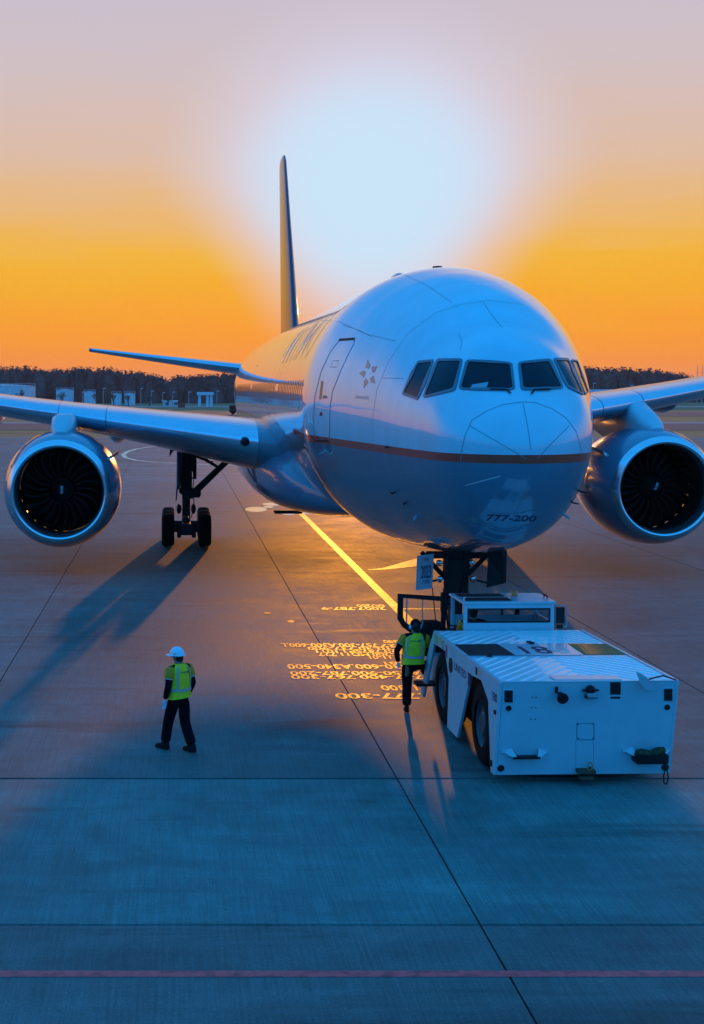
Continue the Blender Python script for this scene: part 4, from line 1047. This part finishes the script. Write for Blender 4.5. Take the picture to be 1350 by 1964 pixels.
# basket with chocks, cord, hitch with rope
BK = trear(1240, 1452, .0)
bk = obj('chock_tray', MB().box(BK + Vector((0, -.14, -.02)), (.46, .24, .05)).box(BK + Vector((0, -.26, .03)), (.46, .02, .12)).box(BK + Vector((-.23, -.14, .03)), (.02, .24, .12)).box(BK + Vector((.23, -.14, .03)), (.02, .24, .12)), M['dark'], rear)
def world(p): return TMI.inverted() @ p
for i, (dx, dz, a, lb) in enumerate(((-.10, .07, .2, 'left green canvas bag lying in the tray on the tractor rear'), (.11, .09, -.3, 'right green canvas bag lying in the tray on the tractor rear'))):
    p = world(BK + Vector((dx, -.14, dz + .02))); q = MB(); q.ell((0, 0, 0), (.14, .085, .06), 16, 8, Matrix.Rotation(a, 3, 'Y')); R_ = random.Random(i)
    q.v = [(x + R_.uniform(-.012, .012), y + R_.uniform(-.012, .012), z + R_.uniform(-.01, .014)) for x, y, z in q.v]
    o = obj('canvas_bag', q, M['green_bag'], smooth='all'); o.location = p; tag(o, lb, 'bag', 'bags in the tractor tray')
q = MB(); c = world(BK + Vector((.19, -.27, .0))); pts = [c + Vector(p) for p in ((0, 0, .05), (.0, -.02, -.08), (-.03, -.02, -.22), (-.02, -.02, -.33), (.02, -.02, -.34), (.04, -.02, -.24), (.015, -.02, -.1), (.01, 0, 0))]
q.tube(pts, .011, 6); o = obj('hanging_strap', q, M['black']); tag(o, 'black looped strap hanging from the tractor tray', 'strap')
c = trear(1120, 1474, .0); q = MB(); q.box(c + nr * .08, (.26, .18, .05)); q.box(c + nr * .10 + Vector((0, 0, -.09)), (.20, .16, .05)); q.cyl(c + nr * .12 + Vector((.05, 0, -.12)), c + nr * .12 + Vector((.05, 0, .08)), .018, n=8)
obj('tow_hitch', q, mat('hitch_rust', (.14, .055, .03), .7, var=.4, vs=20), rear)
c = world(c); q = MB(); pts = [c + Vector((.05 + .035 * cos(t), -.14, .07 + .065 * sin(t))) for t in [i * pi / 8 for i in range(17)]]; q.tube(pts, .010, 6)
o = obj('rope_loop', q, M['orange']); tag(o, 'orange rope loop on the tow hitch at the tractor rear', 'rope')
# cab
cx0, cx1, cy0, cy1, cz0, cz1 = -.80, .86, 4.72, 5.80, 1.55, 2.10
pw = .07
cabo = obj('cab_frame', MB().box(((cx0 + cx1) / 2, (cy0 + cy1) / 2, cz0 - .06), (cx1 - cx0, cy1 - cy0, .06)), M['tug'], TG)
for x in (cx0 + pw / 2, cx1 - pw / 2):
    for y in (cy0 + pw / 2, cy1 - pw / 2): obj('cab_post', MB().box((x, y, (cz0 + cz1) / 2), (pw, pw, cz1 - cz0)), M['tug'], cabo, bevel=.01)
q = MB(); q.box(((cx0 + cx1) / 2, cy0 + .03, 1.655), (cx1 - cx0 - 2 * pw, .045, .20)); q.box(((cx0 + cx1) / 2, cy0 + .03, 2.06), (cx1 - cx0 - 2 * pw, .045, .08)); obj('cab_rear_wall', q, M['tug'], cabo)
q = MB(); z0, z1 = 1.757, 2.018
xa, xb = cx0 + pw + .005, cx1 - pw - .005
for c, d in (((((xa + xb) / 2), cy0 + .012, z0 + .012), (xb - xa, .03, .024)), ((((xa + xb) / 2), cy0 + .012, z1 - .012), (xb - xa, .03, .024)), ((xa + .012, cy0 + .012, (z0 + z1) / 2), (.024, .03, z1 - z0 - .05)), ((xb - .012, cy0 + .012, (z0 + z1) / 2), (.024, .03, z1 - z0 - .05))): q.box(c, d)
rw = obj('rear_window_seal', q, M['black'], cabo)
q = MB(); q.box(((xa + xb) / 2, cy0 + .016, (z0 + z1) / 2), (xb - xa - .04, .008, z1 - z0 - .04)); obj('rear_window', q, M['cabglass'], cabo)
q = MB(); q.box((cx1 - .03, (cy0 + cy1) / 2, 1.66), (.04, cy1 - cy0 - 2 * pw, .22)); obj('cab_side_wall', q, M['tug'], cabo)
q = MB(); q.box((cx1 - .03, (cy0 + cy1) / 2, 1.90), (.008, cy1 - cy0 - 2 * pw, .28)); obj('side_window', q, M['cabglass'], cabo)
q = MB(); q.box(((cx0 + cx1) / 2, cy1 - .03, 1.90), (cx1 - cx0 - 2 * pw, .008, .30)); obj('windscreen', q, M['cabglass'], cabo)
q = MB(); q.box(((cx0 + cx1) / 2, cy1 - .03, 1.65), (cx1 - cx0 - 2 * pw, .04, .2)); obj('cab_front_wall', q, M['tug'], cabo)
q = MB(); q.box((.45, cy1 - .08, 1.9), (.08, .06, .3)); q.box((.16, cy1 - .08, 1.9), (.03, .04, .3)); obj('windscreen_bar', q, M['dark'], cabo)
q = MB(); q.box(((cx0 + cx1) / 2, (cy0 + cy1) / 2, cz1 + .022), (cx1 - cx0 + .06, cy1 - cy0 + .06, .045)); roof = obj('cab_roof', q, M['tug'], cabo, bevel=.012)
for y in (cy0 + .27, cy1 - .28):
    q = MB(); q.box((cx0 + .48, y, cz1 + .052), (.84, .34, .014)); obj('roof_panel', q, M['mesh_dark'], roof, bevel=.004)
q = MB(); q.box((.0 + .03, (cy0 + cy1) / 2, 1.52), (cx1 - cx0 - .1, cy1 - cy0 - .1, .04)); obj('cab_floor', q, M['dark'], cabo)
bx = .18; by = cy0 + .22
q = MB(); q.cyl((bx, by, cz1 + .045), (bx, by, cz1 + .11), .065, n=20); bb = obj('beacon_base', q, M['white'], roof)
q = MB(); q.rev((bx, by, cz1 + .11), (0, 0, 1), [(0, .062), (.09, .058), (.105, .045), (.11, .01)], 20); obj('amber_beacon', q, M['amber'], bb, smooth=50)
q = MB(); pts = [(cx0 + .02, cy0 + .08, cz1 + .045), (cx0 + .02, cy0 + .10, cz1 + .10), (cx0 + .06, cy0 + .18, cz1 + .10), (cx0 + .06, cy0 + .22, cz1 + .045)]; q.tube([Vector(p) for p in pts], .012, 6); obj('grab_handle', q, M['tug'], roof)
q = MB(); q.tube([Vector(p) for p in ((cx1 - .05, cy0 + .3, cz1 + .045), (cx1 - .05, cy0 + .3, cz1 + .10), (cx1 - .05, cy0 + .5, cz1 + .10), (cx1 - .05, cy0 + .5, cz1 + .045))], .012, 6); obj('grab_handle', q, M['dark'], roof)
q = MB(); q.tube([Vector(p) for p in ((cx1, cy0 + .10, 2.06), (cx1 + .24, cy0 + .08, 2.04), (cx1 + .26, cy0 + .08, 1.98), (cx1 + .25, cy0 + .08, 1.66), (cx1, cy0 + .10, 1.66))], .014, 6); arm = obj('mirror_arm', q, M['white'], cabo)
q = MB(); q.box((cx1 + .13, cy0 + .06, 1.88), (.15, .05, .30)); obj('mirror', q, M['black'], arm, bevel=.012); q = MB(); q.box((cx1 + .12, cy0 + .06, 1.675), (.11, .05, .08)); obj('mirror', q, M['black'], arm, bevel=.01)
# open door, swung square to the left
dy = cy1 - .02
outer = [(-1.80, 2.14), (-1.80, 1.66), (-1.70, 1.50), (-1.50, 1.36), (-1.42, .95), (-.93, .95), (-.90, 1.4), (-.86, 2.08)]
inner = [(-1.70, 2.065), (-1.70, 1.70), (-1.65, 1.60), (-1.58, 1.55), (-1.5, 1.54), (-1.1, 1.54), (-.97, 1.56), (-.97, 2.00)]
q = MB()
for k in range(8):
    a, b, c, d = outer[k], outer[(k + 1) % 8], inner[(k + 1) % 8], inner[k]
    for y in (dy, dy + .07): q.add([(p[0], y, p[1]) for p in (a, b, c, d)], [(0, 1, 2, 3)])
    q.add([(a[0], dy, a[1]), (b[0], dy, b[1]), (b[0], dy + .07, b[1]), (a[0], dy + .07, a[1])], [(0, 1, 2, 3)]); q.add([(c[0], dy, c[1]), (d[0], dy, d[1]), (d[0], dy + .07, d[1]), (c[0], dy + .07, c[1])], [(0, 1, 2, 3)])
dr = obj('cab_door', q, M['dark'], TG)
q = MB(); q.add([(p[0], dy + .035, p[1]) for p in inner], [tuple(range(8))]); 
q2 = MB(); q2.prism([(p[0], dy + .032, p[1]) for p in inner], (0, 0, 0), (0, .006, 0)); obj('door_glass', q2, M['cabglass'], dr)
q = MB(); q.box((-1.63, dy + .02, 1.82), (.025, .02, .50)); q.box((-1.33, dy + .02, 1.80), (.018, .02, .52)); obj('window_bar', q, M['pole'], dr)
q = MB(); q.box((-.88, dy, 1.95), (.12, .05, .05)); q.box((-.88, dy, 1.45), (.12, .05, .05)); obj('hinge', q, M['dark'], dr)
# step and seat
q = MB(); q.box((-1.30, 5.45, .50), (.44, .34, .05)); q.box((-1.12, 5.45, .7), (.05, .3, .4)); obj('cab_step', q, M['dark'], TG)
q = MB(); q.box((-.30, 5.05, 1.5), (.42, .12, .34)); q.box((-.30, 5.3, 1.34), (.42, .42, .10)); obj('seat', q, M['dark'], cabo, bevel=.04)
q = MB(); q.box((-1.08, 6.25, 1.30), (.34, .34, .5)); obj('front_locker', q, M['dark'], TG, bevel=.03)
q = MB(); q.tube([Vector((-.75 + .0, 6.0, 1.0)), Vector((-.8, 6.2, 1.9)), Vector((-.62, 6.3, 2.05))], .02, 6); obj('hose_post', q, M['dark'], TG)

# ------------------------------------------------------------ people
def hand(parent, wr, d, side, m_, name='glove', curl=.4):
    """five-fingered glove from the wrist wr along direction d"""
    wr, d = Vector(wr), Vector(d).normalized(); pal = Vector((0, 1, 0)).cross(d); pal = pal.normalized() if pal.length > .1 else Vector((1, 0, 0))
    fw = d.cross(pal).normalized()             # spread of fingers runs front to back
    J = [(*(wr), .028, .022), (*(wr + d * .045), .036, .018), (*(wr + d * .085), .036, .016)]; E = [(0, 1), (1, 2)]
    for k, ln in enumerate((.070, .080, .074, .058)):
        o_ = fw * (.030 - .020 * k); b = wr + d * .09 + o_; cd = (d + pal * curl * -side * .6).normalized(); c2 = (d + pal * curl * -side * 1.6).normalized()
        i = len(J); J += [(*b, .010), (*(b + cd * ln * .5), .009), (*(b + cd * ln * .5 + c2 * ln * .5), .008)]; E += [(2, i), (i, i + 1), (i + 1, i + 2)]
    i = len(J); tb = wr + d * .03 + fw * .035; J += [(*tb, .012), (*(tb + fw * .022 + d * .03), .010), (*(tb + fw * .026 + d * .055), .009)]; E += [(1, i), (i, i + 1), (i + 1, i + 2)]
    return skin(name, J, E, m_, parent, 1)
def person(label, loc, rz, P, lean=(0, 0), hat='helmet', gloves=True, vest=True, legs=True, group=None):
    t = thing('person', label, 'person', loc, rz, group)
    def T(x, y, z): k = max(0, z - .92); return (x + lean[0] * k, y + lean[1] * k, z)
    hx, hy, hz = P.get('head', (0, 0, 0)); turn = P.get('turn', 0)
    H0 = Vector(T(0, .015, 1.48)) ; HC = Vector(T(0, .03, 1.585)) + Vector((hx, hy, hz))
    fd = Vector((-sin(turn), cos(turn), -.05))
    def arm(k): return [T(*P[k + '_sh'])] + [P[k + '_el'], P[k + '_wr']]
    aL, aR = arm('l'), arm('r')
    J = [(*T(0, 0, .97), .11, .08), (*T(0, 0, 1.12), .11, .08), (*T(0, 0, 1.30), .14, .10), (*T(0, 0, 1.41), .09, .08), (*H0, .052), (*(HC - Vector((0, 0, .045))), .066, .072), (*(HC + Vector((0, 0, .03))), .074, .088), (*(HC + Vector((0, 0, .095))), .045, .055)]
    E = [(0, 1), (1, 2), (2, 3), (3, 4), (4, 5), (5, 6), (6, 7)]
    for A_ in (aL, aR):
        i = len(J); J += [(*A_[0], .05), (*A_[1], .04), (*A_[2], .027)]; E += [(3, i), (i, i + 1), (i + 1, i + 2)]
    for k in 'lr':
        i = len(J); J += [(*P[k + '_hip'], .05), (*P[k + '_kn'], .042), (*P[k + '_an'], .03)]; E += [(0, i), (i, i + 1), (i + 1, i + 2)]
    body = skin('body', J, E, M['skin'], t, 2)
    n0 = HC + fd * .085; q = MB(); q.loft([[n0 + fd * -.01 + Vector((0, 0, .03)), n0 + fd * .0 + Vector((cos(turn), sin(turn), 0)) * .016 + Vector((0, 0, -.02)), n0 - Vector((cos(turn), sin(turn), 0)) * .016 + Vector((0, 0, -.02))], [n0 + fd * .0 + Vector((0, 0, .03)), n0 + fd * .03 + Vector((0, 0, -.015)), n0 + fd * .025 + Vector((0, 0, -.02))]]); obj('nose', q, M['skin'], body)
    sx_ = Vector((cos(turn), sin(turn), 0))
    for k in (-1, 1):
        q = MB(); q.ell(HC + sx_ * k * .078 - Vector((0, 0, .01)), (.012, .022, .032), 8, 6); obj('ear', q, M['skin'], body, smooth='all')
        q = MB(); q.ell(HC + sx_ * k * .030 + fd * .083 + Vector((0, 0, .012)), (.010, .008, .006), 8, 6); obj('eye', q, M['hair'], body, smooth='all')
    q = MB(); q.ell(HC + fd * .088 - Vector((0, 0, .052)), (.020, .008, .005), 8, 6); obj('mouth', q, M['redlens'], body, smooth='all')
    # hair: shell round the back of the skull
    q = MB(); q.ell(HC - fd * .018 + Vector((0, 0, .022)), (.092, .098, .105), 20, 12); q.ell(HC - fd * .035 - Vector((0, 0, .045)), (.075, .068, .062), 16, 8); obj('hair', q, M['hair'], t, smooth='all')
    # trousers
    J = [(*T(0, 0, 1.02), .165, .125), (*T(0, 0, .93), .165, .13)]; E = [(0, 1)]
    for k in 'lr':
        i = len(J); h_, kn, an = Vector(P[k + '_hip']), Vector(P[k + '_kn']), Vector(P[k + '_an'])
        J += [(*h_, .112, .118), (*((h_ + kn) / 2), .108), (*kn, .094), (*((kn + an) / 2), .092), (*(an + Vector((0, -.01, .015))), .090)]; E += [(1, i), (i, i + 1), (i + 1, i + 2), (i + 2, i + 3), (i + 3, i + 4)]
    skin('trousers', J, E, M['navycloth'], t, 2)
    # jacket with sleeves
    J = [(*T(0, 0, .98), .175, .13), (*T(0, 0, 1.14), .165, .125), (*T(0, 0, 1.30), .180, .13), (*T(0, 0, 1.405), .13, .10), (*T(0, .01, 1.475), .062, .062)]; E = [(0, 1), (1, 2), (2, 3), (3, 4)]
    for A_ in (aL, aR):
        i = len(J); a, b, c = [Vector(p) for p in A_]; J += [(*a, .078), (*((a + b) / 2), .066), (*b, .060), (*((b + c) / 2), .054), (*c, .043)]; E += [(3, i), (i, i + 1), (i + 1, i + 2), (i + 2, i + 3), (i + 3, i + 4)]
    jk = skin('jacket', J, E, M['navycloth'], t, 2)
    for A_, sd in ((aL, -1), (aR, 1)):
        a, b = Vector(A_[0]), Vector(A_[1]); q = MB(); d = (b - a).normalized(); side_v = Vector((sd, 0, 0))
        q.rev(a - d * .045, d, [(0, .05), (.02, .078), (.06, .090), (.13, .088), (.20, .083), (.205, .079)], 20); o = obj('shoulder_panel', q, M['browncloth'], jk, smooth='all')
        q = MB(); q.rev(a + d * .157, d, [(0, .086), (.004, .088), (.014, .087), (.016, .080)], 20); obj('piping', q, M['tape'], jk, smooth=50)
    if vest:
        def vp(ang, z, off=0):
            tt = (z - .90) / .58; rx = interp(z, [.90, 1.05, 1.25, 1.36, 1.43, 1.475], [.215, .200, .212, .200, .165, .085]) + off; ry = interp(z, [.90, 1.05, 1.25, 1.38, 1.44, 1.475], [.168, .150, .155, .142, .115, .07]) + off
            fold = .005 * sin(ang * 7 + z * 9) * (1 if off == 0 else 0)
            c_, s_ = cos(ang), sin(ang); e = .82
            return T((rx + fold) * abs(c_) ** e * (1 if c_ > 0 else -1), (ry + fold) * abs(s_) ** e * (1 if s_ > 0 else -1), z)
        q = MB(); zs = [.90, .96, 1.02, 1.08, 1.14, 1.20, 1.26, 1.32, 1.37, 1.41, 1.44, 1.46, 1.475]
        q.loft([[vp(2 * pi * i / 48, z + (.02 * cos(2 * pi * i / 48 + 1) if z < .92 else 0)) for i in range(48)] for z in zs], False, False); vs_ = obj('vest', q, M['vest'], t, smooth='all')
        q = MB(); q.loft([[vp(2 * pi * i / 48, z, .008) for i in range(48)] for z in (1.025, 1.075)], closed=True, cap0=False, cap1=False); obj('reflective_tape', q, M['tape'], vs_, smooth='all')
        for a in (-pi / 2 - .62, -pi / 2 + .62, pi / 2 - .6, pi / 2 + .6):
            q = MB(); vs = []
            for z in [1.08 + i * .03 for i in range(13)]:
                aa = a + (.0 if z < 1.3 else .0)
                vs += [vp(aa - .12, z, .008), vp(aa + .12, z, .008)]
            q.add(vs, [(2 * i, 2 * i + 1, 2 * i + 3, 2 * i + 2) for i in range(12)]); obj('reflective_tape', q, M['tape'], vs_, smooth='all')
        v, f, _ = text2d('UNITED', .03); q = MB(); q.add([vp(-pi / 2 - .34 + .5 * x, 1.335 + .022 * y, .008) for x, y in v], f); obj('lettering', q, M['navytext'], vs_, fix=False)
        q = MB(); q.add([vp(-pi / 2 + a, z, .008) for a, z in ((.20, 1.328), (.33, 1.328), (.33, 1.365), (.20, 1.365))], [(0, 1, 2, 3)]); obj('emblem', q, M['navytext'], vs_, fix=False)
    # boots
    for k in 'lr':
        an = Vector(P[k + '_an']); toe = Vector(P[k + '_toe']); d = (toe - an); d.z *= .0 if abs(toe.z - an.z) < .1 else 1; d.normalize(); sd = Vector((d.y, -d.x, 0)).normalized() if abs(d.x) + abs(d.y) > .05 else Vector((1, 0, 0)); up = sd.cross(d) 
        if up.z < 0: up = -up
        base = an - up * (.085); rings = []
        for s, wd, h in ((-.085, .030, .09), (-.07, .042, .13), (.0, .044, .15), (.06, .045, .10), (.12, .050, .075), (.18, .046, .06), (.215, .025, .04)):
            c = base + d * s; rings.append([c - sd * wd, c + sd * wd, c + sd * wd * .95 + up * h * .6, c + sd * wd * .5 + up * h, c - sd * wd * .5 + up * h, c - sd * wd * .95 + up * h * .6])
        q = MB(); q.loft(rings); obj('boot', q, M['boot'], t, smooth=60)
    for k, A_, sd in (('l', aL, -1), ('r', aR, 1)):
        d = Vector(A_[2]) - Vector(A_[1]); hand(t, Vector(A_[2]) + d.normalized() * .01, P.get(k + '_hd', d), sd, M['glove'] if gloves else M['skin'], 'glove' if gloves else 'hand')
    if hat == 'helmet':
        rings = []; c = HC + Vector((0, 0, .035))
        for j in range(9):
            a = pi / 2 * j / 8; rr = cos(a) if j < 8 else .04; rings.append([c + sx_ * .112 * rr * cos(2 * pi * i / 28) + Vector((fd.x, fd.y, 0)) * .132 * rr * sin(2 * pi * i / 28) + Vector((0, 0, .125 * sin(a))) for i in range(28)])
        q = MB(); q.loft(rings, False, True); hl_ = obj('helmet', q, M['helmet'], t, smooth='all')
        q = MB(); rr_ = []
        for ko, kz in ((1.0, 0), (1.0, -.012)):
            rr_.append([c + Vector((0, 0, kz)) + sx_ * .112 * ko * cos(2 * pi * i / 28) + Vector((fd.x, fd.y, 0)) * .132 * sin(2 * pi * i / 28) for i in range(28)])
            rr_.append([c + Vector((0, 0, kz - .006 - .012 * max(0, sin(2 * pi * i / 28)))) + sx_ * .130 * cos(2 * pi * i / 28) + Vector((fd.x, fd.y, 0)) * ((.145 + .055 * max(0, sin(2 * pi * i / 28)) ** 2) * sin(2 * pi * i / 28)) for i in range(28)])
        q.loft([rr_[0], rr_[1], rr_[3], rr_[2], rr_[0]], False, False); obj('helmet_brim', q, M['helmet'], hl_, smooth=60)
        q = MB(); q.box(c + sx_ * -.115 + Vector((0, 0, .02)), (.008, .05, .02)); obj('helmet_badge', q, M['st_orange'], hl_)
    elif hat == 'cap':
        rings = []; c = HC + Vector((0, 0, .035))
        for j in range(7):
            a = pi / 2 * j / 6; rr = cos(a) if j < 6 else .05; rings.append([c + sx_ * .098 * rr * cos(2 * pi * i / 24) + Vector((fd.x, fd.y, 0)) * .110 * rr * sin(2 * pi * i / 24) + Vector((0, 0, .10 * sin(a))) for i in range(24)])
        q = MB(); q.loft(rings, True, True); ca = obj('cap', q, M['navycloth'], t, smooth='all')
        q = MB(); fwd = Vector((fd.x, fd.y, 0)).normalized(); q.prism([c + fwd * .09 + sx_ * .07, c + fwd * .165 + sx_ * .045, c + fwd * .18, c + fwd * .165 - sx_ * .045, c + fwd * .09 - sx_ * .07], (0, 0, 0), (0, 0, .008)); obj('cap_peak', q, M['navycloth'], ca)
    if P.get('ears'):
        q = MB(); q.tube([HC + sx_ * .10 * cos(a) + Vector((0, 0, .02 + .125 * sin(a))) for a in [pi * i / 14 for i in range(15)]], .010, 6); hb = obj('ear_defenders', q, M['dark'], t)
        for k in (-1, 1):
            q = MB(); q.ell(HC + sx_ * k * .10 - Vector((0, 0, .0)), (.030, .036, .046), 14, 8); obj('ear_cup', q, M['glove'], hb, smooth='all')
    return t
walk = dict(l_sh=(-.185, 0, 1.385), r_sh=(.185, 0, 1.385), l_el=(-.26, -.03, 1.13), l_wr=(-.27, .04, .90), l_hd=(.0, .10, -1), r_el=(.25, -.06, 1.13), r_wr=(.24, .06, .92), r_hd=(0, .1, -1),
            l_hip=(-.09, .02, .88), l_kn=(-.10, .16, .50), l_an=(-.11, .24, .10), l_toe=(-.13, .45, .06), r_hip=(.09, -.01, .88), r_kn=(.10, -.02, .49), r_an=(.10, -.20, .10), r_toe=(.11, .02, .03), turn=.45, head=(0, .01, 0))
g1 = gnd(338, 1440)
person('person in white hard hat and lime vest walking left across the open apron', (g1.x + .05, g1.y, 0), radians(40), walk, (.0, .02), 'helmet')
climb = dict(l_sh=(-.185, 0, 1.385), r_sh=(.185, 0, 1.385), l_el=(-.30, -.04, 1.15), l_wr=(-.27, .02, .93), l_hd=(.05, .15, -1), r_el=(.34, .16, 1.18), r_wr=(.42, .34, 1.30), r_hd=(.2, 1, .2),
             l_hip=(-.09, 0, .88), l_kn=(-.10, .02, .49), l_an=(-.10, -.05, .10), l_toe=(-.11, .16, .06), r_hip=(.09, .02, .88), r_kn=(.20, .34, .86), r_an=(.27, .30, .62), r_toe=(.29, .52, .60), turn=.35, head=(-.01, .03, -.01), ears=True)
g2 = gnd(784, 1365)
person('person in lime vest and ear defenders stepping up to the open cab door', (g2.x + .06, g2.y, 0), radians(-8), climb, (.08, .12), 'cap')
drv = dict(l_sh=(-.185, 0, 1.385), r_sh=(.185, 0, 1.385), l_el=(-.22, .12, 1.16), l_wr=(-.14, .36, 1.16), r_el=(.22, .12, 1.16), r_wr=(.14, .36, 1.16), l_hip=(-.09, .05, .90), l_kn=(-.11, .40, .86), l_an=(-.11, .46, .55), l_toe=(-.11, .6, .5), r_hip=(.09, .05, .90), r_kn=(.11, .40, .86), r_an=(.11, .46, .55), r_toe=(.11, .6, .5), turn=-.1, ears=False)
cp = world(Vector((-.52, 5.16, .30)))
person('driver sitting inside the tractor cab behind the rear window', cp, TR, drv, (0, 0), 'cap', gloves=False, vest=False)

# ------------------------------------------------------------ haze
hz = bpy.data.materials.new('haze'); hz.use_nodes = True; hz.node_tree.nodes.clear()
vn = hz.node_tree.nodes.new('ShaderNodeVolumePrincipled'); vo = hz.node_tree.nodes.new('ShaderNodeOutputMaterial')
vn.inputs['Density'].default_value = .0001; vn.inputs['Color'].default_value = (.9, .82, .86, 1); vn.inputs['Anisotropy'].default_value = .2
hz.node_tree.links.new(vn.outputs[0], vo.inputs['Volume'])
q = MB(); q.add([(x, y, z) for x in (-2600, 2600) for y in (-350, 4600) for z in (-1.2, 32)], [(0, 1, 3, 2), (4, 6, 7, 5), (0, 4, 5, 1), (2, 3, 7, 6), (0, 2, 6, 4), (1, 5, 7, 3)])
ho = obj('haze', q, hz); ho['kind'] = 'stuff'; tag(ho, 'thin evening haze over the whole airfield', 'haze')
